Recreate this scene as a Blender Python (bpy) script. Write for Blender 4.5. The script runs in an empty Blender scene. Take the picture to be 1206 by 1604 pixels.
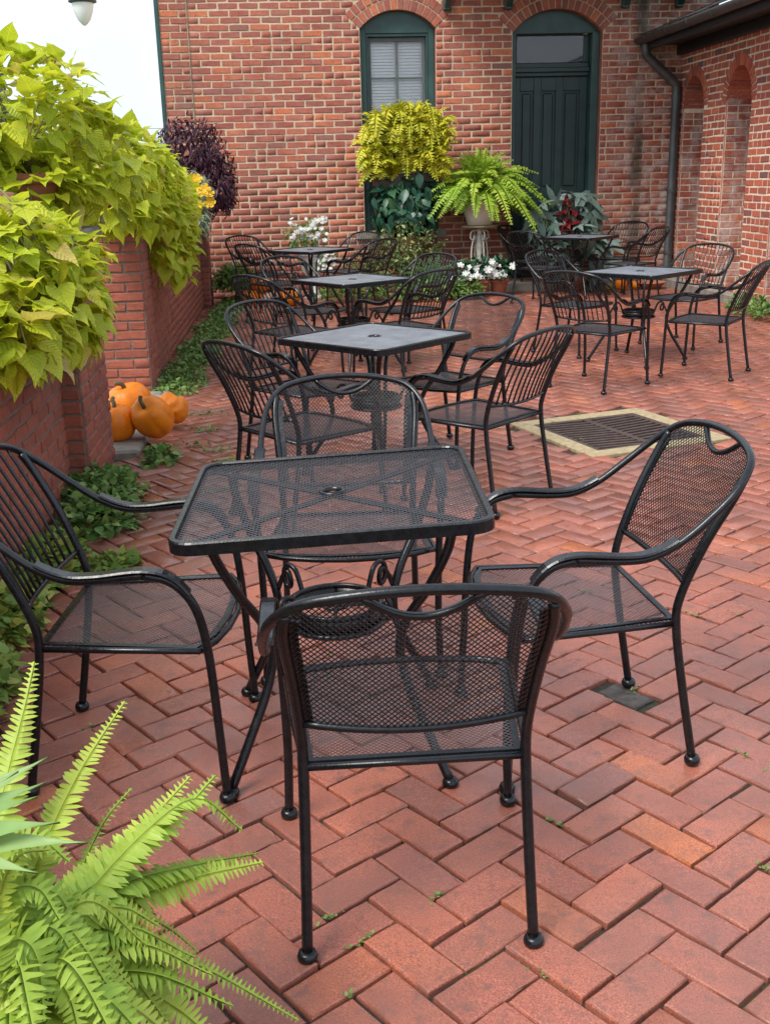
import bpy, bmesh, math, random
import numpy as np
from mathutils import Vector, Matrix, Euler

R_ = math.radians
rng = random.Random(7)
nrg = np.random.default_rng(7)
sc = bpy.context.scene
col = sc.collection

# ------------------------------------------------------------------ camera
F_PX, PITCH, ROLL, CAM_H = 1681.92, 0.304613, -0.024473, 1.518
cam_d = bpy.data.cameras.new("camera")
cam_d.sensor_fit = 'VERTICAL'
cam_d.sensor_height = 24.0
cam_d.sensor_width = 18.0
cam_d.lens = 24.0 * F_PX / 1604.0
cam_d.clip_start = 0.05
cam_d.clip_end = 6000
cam = bpy.data.objects.new("camera", cam_d)
col.objects.link(cam)
_f = Vector((0, math.cos(PITCH), -math.sin(PITCH)))
_u = Vector((0, math.sin(PITCH), math.cos(PITCH)))
_x = Vector((1, 0, 0))
CX = math.cos(ROLL) * _x + math.sin(ROLL) * _u
CU = -math.sin(ROLL) * _x + math.cos(ROLL) * _u
cam.matrix_world = Matrix(((CX.x, CU.x, -_f.x, 0), (CX.y, CU.y, -_f.y, 0), (CX.z, CU.z, -_f.z, CAM_H), (0, 0, 0, 1)))
sc.camera = cam

# ------------------------------------------------------------------ sky, sun, exposure
SUN_EL, SUN_AZ = R_(54), R_(-138)          # soft light from the upper left
world = bpy.data.worlds.new("World")
sc.world = world
world.use_nodes = True
wn, wl = world.node_tree.nodes, world.node_tree.links
wn.clear()
w_out = wn.new('ShaderNodeOutputWorld')
w_bg = wn.new('ShaderNodeBackground')
w_sky = wn.new('ShaderNodeTexSky')
w_sky.sky_type = 'NISHITA'
w_sky.sun_disc = False
w_sky.sun_elevation = SUN_EL
w_sky.sun_rotation = SUN_AZ
w_sky.dust_density = 3.0
w_mix = wn.new('ShaderNodeMix'); w_mix.data_type = 'RGBA'
w_tc = wn.new('ShaderNodeTexCoord')
w_no = wn.new('ShaderNodeTexNoise'); w_no.inputs['Scale'].default_value = 2.2; w_no.inputs['Detail'].default_value = 6
w_mr = wn.new('ShaderNodeMapRange')
w_mr.inputs['From Min'].default_value = 0.35; w_mr.inputs['From Max'].default_value = 0.6
w_mr.inputs['To Min'].default_value = 0.62; w_mr.inputs['To Max'].default_value = 0.97
w_mix.inputs['B'].default_value = (7.9, 8.9, 10.1, 1)       # the bright overcast layer
wl.new(w_tc.outputs['Generated'], w_no.inputs['Vector'])
wl.new(w_no.outputs['Fac'], w_mr.inputs['Value'])
wl.new(w_mr.outputs['Result'], w_mix.inputs['Factor'])
wl.new(w_sky.outputs['Color'], w_mix.inputs['A'])
wl.new(w_mix.outputs['Result'], w_bg.inputs['Color'])
w_bg.inputs['Strength'].default_value = 0.082
wl.new(w_bg.outputs['Background'], w_out.inputs['Surface'])

sun_d = bpy.data.lights.new("sun", 'SUN')
sun_d.energy = 2.3
sun_d.angle = R_(26)
sun_d.color = (1.0, 0.955, 0.89)
sun = bpy.data.objects.new("sun", sun_d)
col.objects.link(sun)
sd = Vector((math.sin(SUN_AZ) * math.cos(SUN_EL), math.cos(SUN_AZ) * math.cos(SUN_EL), math.sin(SUN_EL)))
sun.rotation_euler = sd.to_track_quat('Z', 'Y').to_euler()

sc.view_settings.view_transform = 'Standard'
sc.view_settings.look = 'None'
sc.view_settings.exposure = 0.98
sc.view_settings.gamma = 1.0
sc.view_settings.use_curve_mapping = False
sc.cycles.max_bounces = 8
sc.cycles.transparent_max_bounces = 8
sc.cycles.use_denoising = True

# ------------------------------------------------------------------ courtyard frame
PHI = R_(4.5)
U = Vector((math.cos(PHI), math.sin(PHI), 0))
V = Vector((-math.sin(PHI), math.cos(PHI), 0))
VW, UR, UL = 14.65, 5.15, -1.071            # back wall, right wall, left wall faces


def W(u, v, z=0.0):
    return U * u + V * v + Vector((0, 0, z))


def ray(px, py):
    return _f + CX * ((px - 603) / F_PX) - CU * ((py - 802) / F_PX)


def at(px, py, v):
    """courtyard coordinates (u, v, z) of a picture point at depth v"""
    d = ray(px, py)
    t = v / d.dot(V)
    p = Vector((0, 0, CAM_H)) + d * t
    return Vector((p.dot(U), v, p.z))


def ground(px, py, z=0.0):
    d = ray(px, py)
    t = (z - CAM_H) / d.z
    p = Vector((0, 0, CAM_H)) + d * t
    return Vector((p.dot(U), p.dot(V), z))


def proj(P):
    d = P - Vector((0, 0, CAM_H))
    z = d.dot(_f)
    if z < 0.05:
        return None
    return 603 + F_PX * d.dot(CX) / z, 802 - F_PX * d.dot(CU) / z, z


# ------------------------------------------------------------------ object helpers
def tag(o, label=None, cat=None, group=None, kind=None):
    if label: o["label"] = label
    if cat: o["category"] = cat
    if group: o["group"] = group
    if kind: o["kind"] = kind
    return o


def empty(name, loc, rz=0.0, label=None, cat=None, group=None):
    o = bpy.data.objects.new(name, None)
    o.empty_display_size = 0.1
    col.objects.link(o)
    o.location = loc
    o.rotation_euler = (0, 0, rz)
    return tag(o, label, cat, group)


def link(name, me, parent=None, loc=None, rot=None, scale=None):
    o = bpy.data.objects.new(name, me)
    col.objects.link(o)
    if parent is not None: o.parent = parent
    if loc is not None: o.location = loc
    if rot is not None: o.rotation_euler = rot
    if scale is not None: o.scale = scale
    return o


def copy_tree(o, parent=None):
    c = o.copy()
    col.objects.link(c)
    c.parent = parent
    for ch in list(o.children):
        copy_tree(ch, c)
    return c


class MB:
    """collects shapes; build() links them as one mesh object"""
    def __init__(s):
        s.v = []; s.f = []; s.n = 0

    def add(s, verts, faces):
        b = len(s.v)
        s.v.extend([tuple(p) for p in verts])
        s.f.extend([tuple(i + b for i in f) for f in faces])

    def box(s, x0, x1, y0, y1, z0, z1):
        s.add([(x0, y0, z0), (x1, y0, z0), (x1, y1, z0), (x0, y1, z0), (x0, y0, z1), (x1, y0, z1), (x1, y1, z1), (x0, y1, z1)],
              [(0, 3, 2, 1), (4, 5, 6, 7), (0, 1, 5, 4), (1, 2, 6, 5), (2, 3, 7, 6), (3, 0, 4, 7)])

    def cbox(s, x0, x1, y0, y1, z0, z1, b=0.004):
        """box with chamfered edges"""
        bm = bmesh.new()
        m = Matrix.Translation(((x0 + x1) / 2, (y0 + y1) / 2, (z0 + z1) / 2)) @ Matrix.Diagonal((abs(x1 - x0), abs(y1 - y0), abs(z1 - z0), 1))
        bmesh.ops.create_cube(bm, size=1, matrix=m)
        bmesh.ops.bevel(bm, geom=bm.edges[:], offset=b, segments=1, affect='EDGES')
        bm.verts.index_update()
        s.add([v.co[:] for v in bm.verts], [[v.index for v in f.verts] for f in bm.faces])
        bm.free()

    def sweep(s, pts, prof, closed=False, ups=None, caps=True):
        """sweep a 2-D profile [(side, up)] along points"""
        P = [Vector(p) for p in pts]
        n = len(P); k = len(prof)
        T = []
        for i in range(n):
            a = P[(i - 1) % n] if closed or i > 0 else P[0]
            c = P[(i + 1) % n] if closed or i < n - 1 else P[-1]
            t = (c - a)
            T.append(t.normalized() if t.length > 1e-9 else Vector((0, 0, 1)))
        up = Vector(ups) if ups is not None else None
        if up is None:
            up = Vector((0, 0, 1)) if abs(T[0].z) < 0.9 else Vector((0, 1, 0))
            fixed = False
        else:
            fixed = True
        verts = []
        cur = (up - T[0] * up.dot(T[0])).normalized()
        for i in range(n):
            base = up if fixed else cur
            nn = base - T[i] * base.dot(T[i])
            if nn.length < 1e-6: nn = cur
            cur = nn.normalized()
            sd_ = T[i].cross(cur)
            for a, b in prof:
                verts.append(P[i] + sd_ * a + cur * b)
        faces = []
        for i in range(n if closed else n - 1):
            j = (i + 1) % n
            for m in range(k):
                m2 = (m + 1) % k
                faces.append((i * k + m, i * k + m2, j * k + m2, j * k + m))
        if caps and not closed:
            faces.append(tuple(range(k))[::-1])
            faces.append(tuple((n - 1) * k + m for m in range(k)))
        s.add(verts, faces)

    def tube(s, pts, r, seg=8, closed=False, smooth=0, caps=True):
        if smooth: pts = spline(pts, smooth, closed)
        prof = [(r * math.cos(2 * math.pi * i / seg), r * math.sin(2 * math.pi * i / seg)) for i in range(seg)]
        s.sweep(pts, prof, closed, caps=caps)

    def cone(s, p0, p1, r0, r1, seg=8):
        p0, p1 = Vector(p0), Vector(p1)
        t = (p1 - p0).normalized()
        a = t.orthogonal().normalized(); b = t.cross(a)
        vs = []
        for p, r in ((p0, r0), (p1, r1)):
            for i in range(seg):
                an = 2 * math.pi * i / seg
                vs.append(p + a * (r * math.cos(an)) + b * (r * math.sin(an)))
        fs = [(i, (i + 1) % seg, seg + (i + 1) % seg, seg + i) for i in range(seg)]
        fs += [tuple(range(seg))[::-1], tuple(range(seg, 2 * seg))]
        s.add(vs, fs)

    def lathe(s, prof, seg=16, center=(0, 0, 0), caps=True):
        vs = []; fs = []
        cx, cy, cz = center
        for r, z in prof:
            for i in range(seg):
                a = 2 * math.pi * i / seg
                vs.append((cx + r * math.cos(a), cy + r * math.sin(a), cz + z))
        for k in range(len(prof) - 1):
            for i in range(seg):
                j = (i + 1) % seg
                fs.append((k * seg + i, k * seg + j, (k + 1) * seg + j, (k + 1) * seg + i))
        if caps:
            fs.append(tuple(range(seg))[::-1])
            fs.append(tuple((len(prof) - 1) * seg + i for i in range(seg)))
        s.add(vs, fs)

    def mesh(s, name, mat=None, smooth=False):
        me = bpy.data.meshes.new(name)
        me.from_pydata(s.v, [], s.f)
        if mat: me.materials.append(mat)
        if smooth: me.shade_smooth()
        me.update()
        return me

    def build(s, name, mat=None, parent=None, smooth=False, loc=None, rot=None):
        return link(name, s.mesh(name, mat, smooth), parent, loc, rot)


def spline(pts, k=6, closed=False):
    P = [Vector(p) for p in pts]
    n = len(P); out = []
    for i in range(n if closed else n - 1):
        p1, p2 = P[i], P[(i + 1) % n]
        p0 = P[i - 1] if (i > 0 or closed) else p1 + (p1 - p2)
        p3 = P[(i + 2) % n] if (i + 2 < n or closed) else p2 + (p2 - p1)
        for j in range(k):
            t = j / k
            out.append(0.5 * ((2 * p1) + (p2 - p0) * t + (2 * p0 - 5 * p1 + 4 * p2 - p3) * t * t + (3 * p1 - p0 - 3 * p2 + p3) * t ** 3))
    if not closed: out.append(P[-1])
    return out


def np_mesh(name, verts, faces, mat=None, smooth=False):
    """mesh from numpy verts (n,3) and a list of faces (any size)"""
    me = bpy.data.meshes.new(name)
    lens = np.array([len(f) for f in faces], dtype=np.int32)
    loops = np.concatenate([np.asarray(f, dtype=np.int32) for f in faces]) if len(faces) else np.zeros(0, np.int32)
    me.vertices.add(len(verts)); me.vertices.foreach_set('co', np.asarray(verts, dtype=np.float32).ravel())
    me.loops.add(len(loops)); me.loops.foreach_set('vertex_index', loops)
    me.polygons.add(len(lens))
    st = np.zeros(len(lens), np.int32); st[1:] = np.cumsum(lens)[:-1]
    me.polygons.foreach_set('loop_start', st)
    me.update(calc_edges=True)
    if mat: me.materials.append(mat)
    if smooth: me.shade_smooth()
    me.validate()
    return me


def leaf_attr(me, co):
    a = me.attributes.new('leafco', 'FLOAT_VECTOR', 'POINT')
    a.data.foreach_set('vector', np.asarray(co, dtype=np.float32).ravel())


def scatter_mesh(name, shapes, xforms, mat, smooth=False):
    """joins copies of small shapes: shapes = [(verts np (n,3), faces)], xforms = [(shape index, Matrix 4x4)]"""
    allv = []; lens = []; loops = []; off = 0
    cache = []
    for vs, fs in shapes:
        cache.append((np.asarray(vs, dtype=np.float64), np.concatenate([np.asarray(f) for f in fs]), np.array([len(f) for f in fs])))
    for si, M in xforms:
        vs, lp, ln = cache[si]
        m = np.array(M)
        allv.append(vs @ m[:3, :3].T + m[:3, 3])
        loops.append(lp + off); lens.append(ln); off += len(vs)
    me = bpy.data.meshes.new(name)
    V_ = np.concatenate(allv).astype(np.float32); L_ = np.concatenate(loops).astype(np.int32); N_ = np.concatenate(lens).astype(np.int32)
    me.vertices.add(len(V_)); me.vertices.foreach_set('co', V_.ravel())
    me.loops.add(len(L_)); me.loops.foreach_set('vertex_index', L_)
    me.polygons.add(len(N_))
    st = np.zeros(len(N_), np.int32); st[1:] = np.cumsum(N_)[:-1]
    me.polygons.foreach_set('loop_start', st)
    me.update(calc_edges=True)
    me.materials.append(mat)
    if mat.name.startswith('lime_vine'): leaf_attr(me, np.concatenate([cache[si][0] for si, M in xforms]))
    if smooth: me.shade_smooth()
    return me


# ------------------------------------------------------------------ materials
class NT:
    def __init__(s, name):
        s.m = bpy.data.materials.new(name); s.m.use_nodes = True
        s.n = s.m.node_tree.nodes; s.l = s.m.node_tree.links
        s.n.clear()
        s.out = s.n.new('ShaderNodeOutputMaterial')
        s.b = s.n.new('ShaderNodeBsdfPrincipled')
        s.l.new(s.b.outputs[0], s.out.inputs['Surface'])

    def node(s, t, **kw):
        n = s.n.new('ShaderNode' + t)
        for k, v in kw.items():
            if k in n.inputs.keys(): n.inputs[k].default_value = v
            else: setattr(n, k, v)
        return n

    def link(s, a, b): s.l.new(a, b)

    def pos(s, obj=False):
        if obj: return s.node('TexCoord').outputs['Object']
        return s.node('NewGeometry').outputs['Position']

    def noise(s, scale, detail=4, rough=0.55, vec=None, out='Fac'):
        n = s.node('TexNoise'); n.inputs['Scale'].default_value = scale; n.inputs['Detail'].default_value = detail
        n.inputs['Roughness'].default_value = rough
        s.link(vec if vec is not None else s.pos(), n.inputs['Vector'])
        return n.outputs[out]

    def ramp(s, fac, stops, interp='LINEAR'):
        r = s.node('ValToRGB'); r.color_ramp.interpolation = interp
        e = r.color_ramp.elements
        while len(e) < len(stops): e.new(0.5)
        for el, (p, c) in zip(e, stops):
            el.position = p
            el.color = (c, c, c, 1) if isinstance(c, (int, float)) else (*c[:3], 1)
        s.link(fac, r.inputs['Fac'])
        return r.outputs['Color']

    def mix(s, fac, a, b, mode='MIX'):
        m = s.node('Mix'); m.data_type = 'RGBA'; m.blend_type = mode
        for sock, v in ((m.inputs['Factor'], fac), (m.inputs['A'], a), (m.inputs['B'], b)):
            if hasattr(v, 'links') or hasattr(v, 'is_linked'): s.link(v, sock)
            elif isinstance(v, (int, float)): sock.default_value = v
            else: sock.default_value = (*v[:3], 1)
        return m.outputs['Result']

    def math(s, op, a, b=None, clamp=False):
        m = s.node('Math'); m.operation = op; m.use_clamp = clamp
        for sock, v in ((m.inputs[0], a), (m.inputs[1], b)):
            if v is None: continue
            if hasattr(v, 'is_linked'): s.link(v, sock)
            else: sock.default_value = v
        return m.outputs[0]

    def rand(s):
        """a random number for each object and each loose piece of it"""
        a = s.node('ObjectInfo').outputs['Random']
        b = s.node('NewGeometry').outputs['Random Per Island']
        return s.math('FRACT', s.math('ADD', a, b))

    def bump(s, h, dist=0.002, strength=0.6):
        n = s.node('Bump'); n.inputs['Distance'].default_value = dist; n.inputs['Strength'].default_value = strength
        s.link(h, n.inputs['Height']); s.link(n.outputs[0], s.b.inputs['Normal'])

    def base(s, c):
        if hasattr(c, 'is_linked'): s.link(c, s.b.inputs['Base Color'])
        else: s.b.inputs['Base Color'].default_value = (*c[:3], 1)

    def rough(s, r):
        if hasattr(r, 'is_linked'): s.link(r, s.b.inputs['Roughness'])
        else: s.b.inputs['Roughness'].default_value = r


def M_plain(name, c, rough=0.6, metal=0.0, var=0.15, scale=12, bump=0.0):
    t = NT(name)
    n = t.noise(scale, 5)
    lo = tuple(x * (1 - var) for x in c); hi = tuple(min(1, x * (1 + var)) for x in c)
    t.base(t.ramp(n, [(0.3, lo), (0.7, hi)]))
    t.rough(rough); t.b.inputs['Metallic'].default_value = metal
    if bump: t.bump(t.noise(scale * 6, 4), bump, 0.6)
    return t.m


def M_paver():
    t = NT("paver_brick")
    r = t.rand()
    c = t.ramp(r, [(0.0, (0.28, 0.088, 0.057)), (0.25, (0.36, 0.110, 0.066)), (0.5, (0.31, 0.100, 0.068)), (0.72, (0.42, 0.130, 0.074)), (0.86, (0.22, 0.080, 0.060)), (0.94, (0.40, 0.120, 0.062)), (1.0, (0.47, 0.140, 0.050))])
    sp = t.noise(260, 3, 0.7)
    c = t.mix(t.ramp(sp, [(0.36, 0.75), (0.5, 0.0)]), c, (0.11, 0.045, 0.04))
    c = t.mix(t.ramp(sp, [(0.56, 0.0), (0.70, 0.55)]), c, (0.60, 0.27, 0.20))
    big = t.noise(2.3, 5, 0.6)
    c = t.mix(t.ramp(big, [(0.40, 0.0), (0.66, 0.8)]), c, (0.17, 0.075, 0.06))
    mid = t.noise(19, 5, 0.65)
    c = t.mix(t.ramp(mid, [(0.53, 0.0), (0.68, 0.7)]), c, (0.15, 0.075, 0.06))
    t.base(c)
    t.rough(t.ramp(t.noise(3.1, 5), [(0.35, 0.20), (0.65, 0.50)]))
    t.b.inputs['Specular IOR Level'].default_value = 0.5
    h = t.math('ADD', t.math('MULTIPLY', t.noise(300, 3), 0.35), t.noise(45, 4))
    t.bump(h, 0.0018, 0.7)
    return t.m


def M_joint():
    t = NT("joint_soil")
    n = t.noise(60, 5)
    c = t.ramp(n, [(0.3, (0.012, 0.009, 0.007)), (0.7, (0.04, 0.028, 0.02))])
    m = t.noise(3.2, 5, 0.7)
    c = t.mix(t.ramp(m, [(0.54, 0.0), (0.66, 0.8)]), c, (0.05, 0.075, 0.018))
    t.base(c); t.rough(0.95); t.bump(n, 0.004)
    return t.m


def M_wallbrick(name, stops, white=0.0, grime=0.25):
    t = NT(name)
    r = t.rand()
    c = t.ramp(r, stops)
    n1 = t.noise(26, 6, 0.65)
    c = t.mix(t.ramp(n1, [(0.35, 0.38), (0.55, 0.0)]), c, (0.13, 0.045, 0.035))
    c = t.mix(t.ramp(t.noise(90, 4, 0.6), [(0.6, 0.0), (0.75, 0.45)]), c, (0.52, 0.30, 0.22))
    g = t.noise(1.1, 5, 0.65)
    c = t.mix(t.ramp(g, [(0.5, 0.0), (0.75, grime)]), c, (0.075, 0.055, 0.045))
    if white:
        w = t.noise(5.5, 6, 0.7)
        gx = t.node('SeparateXYZ'); t.link(t.pos(), gx.inputs[0])
        reg = t.ramp(t.math('MULTIPLY', gx.outputs['X'], 0.1), [(0.29, 0.12), (0.33, 1.0)])
        c = t.mix(t.math('MULTIPLY', t.ramp(w, [(0.44, 0.0), (0.62, white)]), reg), c, (0.46, 0.37, 0.34))
        c = t.mix(streak(t, gx.outputs['X']), c, (0.05, 0.045, 0.03))
    t.base(c); t.rough(0.85)
    t.bump(t.math('ADD', t.noise(160, 4), n1), 0.004, 0.8)
    return t.m


def streak(t, xs):
    """damp dark streak down the wall where the gutter drips"""
    d = t.math('ABSOLUTE', t.math('ADD', t.math('SUBTRACT', xs, 3.49), t.math('MULTIPLY', t.noise(3.5, 4), 0.10)))
    return t.math('MULTIPLY', t.ramp(d, [(0.03, 0.85), (0.13, 0.0)]), t.ramp(t.noise(1.7, 4), [(0.35, 0.15), (0.6, 1.0)]))


def M_mortar(name, c=(0.50, 0.40, 0.30)):
    t = NT(name)
    n = t.noise(30, 6, 0.7)
    cc = t.ramp(n, [(0.3, tuple(x * 0.72 for x in c)), (0.7, c)])
    cc = t.mix(t.ramp(t.noise(0.9, 5, 0.6), [(0.48, 0.0), (0.75, 0.6)]), cc, (0.16, 0.12, 0.10))
    if name == 'pale_mortar':
        gx = t.node('SeparateXYZ'); t.link(t.pos(), gx.inputs[0])
        cc = t.mix(streak(t, gx.outputs['X']), cc, (0.07, 0.06, 0.04))
    t.base(cc); t.rough(0.95); t.bump(t.noise(120, 5), 0.005, 0.9)
    return t.m


def M_leaf(name, stops, trans=0.35, rough=0.42, vein=False):
    t = NT(name)
    r = t.rand()
    c = t.ramp(r, stops)
    n = t.noise(14, 4)
    c = t.mix(0.35, c, t.ramp(n, [(0.3, (0.35, 0.35, 0.35)), (0.7, (1, 1, 1))]), 'MULTIPLY')
    t.base(c); t.rough(rough)
    t.b.inputs['Specular IOR Level'].default_value = 0.35
    if vein:
        at_ = t.node('Attribute'); at_.attribute_name = 'leafco'
        sx = t.node('SeparateXYZ'); t.link(at_.outputs['Vector'], sx.inputs[0])
        ay = t.math('ABSOLUTE', sx.outputs['Y'])
        midr = t.ramp(ay, [(0.010, 1.0), (0.03, 0.0)])
        wv = t.math('SINE', t.math('MULTIPLY', t.math('SUBTRACT', sx.outputs['X'], t.math('MULTIPLY', ay, 0.75)), 42.0))
        side = t.ramp(wv, [(0.86, 0.0), (0.99, 0.7)])
        vv = t.math('MAXIMUM', midr, side)
        c = t.mix(t.math('MULTIPLY', vv, 0.35), c, tuple(min(1, x * 1.5) for x in stops[1][1]))
        blot = t.ramp(t.noise(38, 4, 0.7), [(0.66, 0.0), (0.74, 0.8)])
        c = t.mix(blot, c, (0.36, 0.24, 0.06))
        t.base(c)
        t.bump(t.math('SUBTRACT', t.math('MULTIPLY', wv, 0.3), midr), 0.006, 0.7)
    if trans:
        tr = t.node('BsdfTranslucent'); t.link(c, tr.inputs['Color'])
        mx = t.node('MixShader'); mx.inputs[0].default_value = trans
        t.link(t.b.outputs[0], mx.inputs[1]); t.link(tr.outputs[0], mx.inputs[2])
        t.link(mx.outputs[0], t.out.inputs['Surface'])
    return t.m


def M_metal():
    t = NT("black_iron")
    n = t.noise(45, 5, 0.6)
    t.base(t.ramp(n, [(0.35, (0.003, 0.0035, 0.005)), (0.7, (0.008, 0.009, 0.011))]))
    t.rough(t.ramp(t.noise(70, 4), [(0.35, 0.20), (0.7, 0.36)]))
    t.b.inputs['Specular IOR Level'].default_value = 0.42
    t.bump(t.noise(240, 3), 0.0006, 0.5)
    return t.m


MAT = {}
MAT['paver'] = M_paver()
MAT['joint'] = M_joint()
MAT['metal'] = M_metal()
MAT['table_mesh'] = M_plain('sheen_grey_table_mesh', (0.17, 0.18, 0.20), 0.5, 0.0, 0.25, 9)  # sky sheen on the far black tabletops is put into this grey base
MAT['mesh'] = M_plain('wet_mesh_metal', (0.05, 0.053, 0.06), 0.30, 0.0, 0.25, 60)
MAT['mesh'].node_tree.nodes['Principled BSDF'].inputs['Specular IOR Level'].default_value = 1.0
BR = [(0.0, (0.27, 0.065, 0.045)), (0.2, (0.38, 0.10, 0.06)), (0.42, (0.31, 0.085, 0.06)), (0.6, (0.45, 0.12, 0.062)), (0.76, (0.26, 0.085, 0.07)), (0.88, (0.55, 0.15, 0.06)), (1.0, (0.20, 0.09, 0.075))]
MAT['brick_back'] = M_wallbrick("old_red_brick", BR, 0.8, 0.38)
MAT['brick_right'] = M_wallbrick("orange_red_brick", [(0.0, (0.36, 0.08, 0.05)), (0.3, (0.48, 0.12, 0.06)), (0.55, (0.38, 0.09, 0.06)), (0.8, (0.55, 0.15, 0.07)), (0.95, (0.26, 0.08, 0.065)), (1.0, (0.17, 0.09, 0.08))], 0, 0.35)
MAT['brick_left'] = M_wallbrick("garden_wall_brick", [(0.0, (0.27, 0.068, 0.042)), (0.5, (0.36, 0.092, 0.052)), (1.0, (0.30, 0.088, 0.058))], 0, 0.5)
MAT['mortar'] = M_mortar("pale_mortar", (0.66, 0.51, 0.35))
MAT['mortar_right'] = M_mortar("cream_mortar", (0.84, 0.72, 0.56))
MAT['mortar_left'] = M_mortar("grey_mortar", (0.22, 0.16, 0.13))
MAT['green_paint'] = M_plain("dark_green_paint", (0.022, 0.062, 0.055), 0.42, 0, 0.25, 5, 0.0006)
MAT['door_paint'] = M_plain("blackish_green_paint", (0.009, 0.03, 0.029), 0.38, 0, 0.25, 5, 0.0006)
MAT['sash'] = M_plain("grey_sash_paint", (0.09, 0.10, 0.10), 0.5)
MAT['blind'] = M_plain("white_blind", (0.86, 0.87, 0.88), 0.6, 0, 0.04)
MAT['stone'] = M_plain("grey_stone", (0.23, 0.20, 0.17), 0.85, 0, 0.3, 9, 0.004)
MAT['concrete'] = M_plain("sandy_concrete", (0.31, 0.24, 0.135), 0.9, 0, 0.25, 24, 0.003)
MAT['iron'] = M_plain("rusty_iron", (0.075, 0.048, 0.04), 0.55, 0.3, 0.3, 20, 0.001)
MAT['pit'] = M_plain("dark_drain_pit", (0.012, 0.011, 0.01), 0.9)
MAT['gutter'] = M_plain("brown_grey_metal", (0.075, 0.074, 0.075), 0.4, 0.2, 0.3, 6)
MAT['slate'] = M_plain("wet_slate", (0.08, 0.085, 0.09), 0.25, 0, 0.4, 15)
MAT['terracotta'] = M_plain("terracotta", (0.36, 0.13, 0.07), 0.8, 0, 0.25, 8, 0.001)
MAT['cream_pot'] = M_plain("cream_glazed_pot", (0.70, 0.64, 0.56), 0.5, 0, 0.12, 6)
MAT['cream_iron'] = M_plain("cream_painted_iron", (0.70, 0.66, 0.56), 0.6, 0, 0.2, 20)
MAT['plank'] = M_plain("weathered_plank", (0.30, 0.22, 0.13), 0.8, 0, 0.3, 10)
MAT['white_paint'] = M_plain("white_paint", (0.72, 0.71, 0.68), 0.5, 0, 0.1)
MAT['pumpkin'] = M_leaf("pumpkin_skin", [(0.0, (0.76, 0.17, 0.004)), (0.5, (0.86, 0.23, 0.006)), (1.0, (0.80, 0.20, 0.005))], 0, 0.42)
MAT['pumpkin_pale'] = M_plain("pale_pumpkin_skin", (0.62, 0.42, 0.33), 0.5, 0, 0.12)
MAT['gourd'] = M_plain("yellow_green_gourd", (0.45, 0.40, 0.05), 0.45, 0, 0.3, 18)
MAT['stem'] = M_plain("dry_green_stem", (0.10, 0.085, 0.03), 0.7, 0, 0.4, 30)
MAT['vine_leaf'] = M_leaf("lime_vine_leaf", [(0.0, (0.50, 0.57, 0.03)), (0.4, (0.64, 0.68, 0.04)), (0.7, (0.42, 0.53, 0.03)), (0.93, (0.74, 0.70, 0.045)), (1.0, (0.62, 0.46, 0.16))], 0.48, 0.36, True)
MAT['vine_stem'] = M_plain("vine_stem", (0.16, 0.15, 0.04), 0.6)
MAT['fern'] = M_leaf("boston_fern_leaf", [(0.0, (0.29, 0.45, 0.055)), (0.5, (0.40, 0.55, 0.075)), (1.0, (0.50, 0.62, 0.09))], 0.35, 0.45)
MAT['fern_pale'] = M_leaf("pale_strap_leaf", [(0.0, (0.24, 0.40, 0.12)), (1.0, (0.36, 0.50, 0.20))], 0.3, 0.4)
MAT['fern_gold'] = M_leaf("golden_fern_leaf", [(0.0, (0.62, 0.58, 0.03)), (0.5, (0.76, 0.72, 0.06)), (1.0, (0.52, 0.54, 0.03))], 0.35, 0.5)
MAT['fern_pot'] = M_leaf("bright_fern_leaf", [(0.0, (0.28, 0.46, 0.04)), (1.0, (0.46, 0.60, 0.07))], 0.35, 0.5)
MAT['fern_dark'] = M_leaf("mid_fern_leaf", [(0.0, (0.06, 0.15, 0.05)), (1.0, (0.12, 0.22, 0.08))], 0.3, 0.5)
MAT['dark_leaf'] = M_leaf("dark_glossy_leaf", [(0.0, (0.012, 0.055, 0.035)), (0.6, (0.022, 0.085, 0.045)), (1.0, (0.05, 0.13, 0.05))], 0.15, 0.35)
MAT['box_leaf'] = M_leaf("variegated_small_leaf", [(0.0, (0.05, 0.10, 0.025)), (0.6, (0.13, 0.18, 0.05)), (0.85, (0.28, 0.30, 0.10)), (1.0, (0.42, 0.42, 0.20))], 0.25, 0.5)
MAT['purple_leaf'] = M_leaf("purple_leaf", [(0.0, (0.028, 0.008, 0.018)), (0.6, (0.055, 0.014, 0.03)), (1.0, (0.11, 0.03, 0.045))], 0.25, 0.45)
MAT['ivy'] = M_leaf("ground_ivy_leaf", [(0.0, (0.09, 0.19, 0.045)), (0.6, (0.17, 0.30, 0.07)), (1.0, (0.30, 0.40, 0.11))], 0.3, 0.42)
MAT['silver_leaf'] = M_leaf("silver_begonia_leaf", [(0.0, (0.10, 0.16, 0.13)), (0.6, (0.22, 0.30, 0.26)), (1.0, (0.07, 0.12, 0.10))], 0.15, 0.4)
MAT['sage'] = M_leaf("silvery_leaf", [(0.0, (0.22, 0.30, 0.18)), (1.0, (0.42, 0.47, 0.32))], 0.3, 0.5)
MAT['red_leaf'] = M_leaf("crimson_leaf", [(0.0, (0.10, 0.006, 0.012)), (1.0, (0.20, 0.012, 0.022))], 0.25, 0.4)
MAT['yellow_petal'] = M_leaf("yellow_petal", [(0.0, (0.75, 0.42, 0.01)), (1.0, (0.82, 0.56, 0.03))], 0.25, 0.5)
MAT['white_petal'] = M_leaf("white_petal", [(0.0, (0.72, 0.74, 0.68)), (1.0, (0.80, 0.80, 0.78))], 0.25, 0.5)
MAT['hill'] = M_plain("hazed_wooded_hill", (0.10, 0.16, 0.22), 0.9, 0, 0.2, 0.02)  # distance haze is put into the blue of the foliage colour
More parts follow.
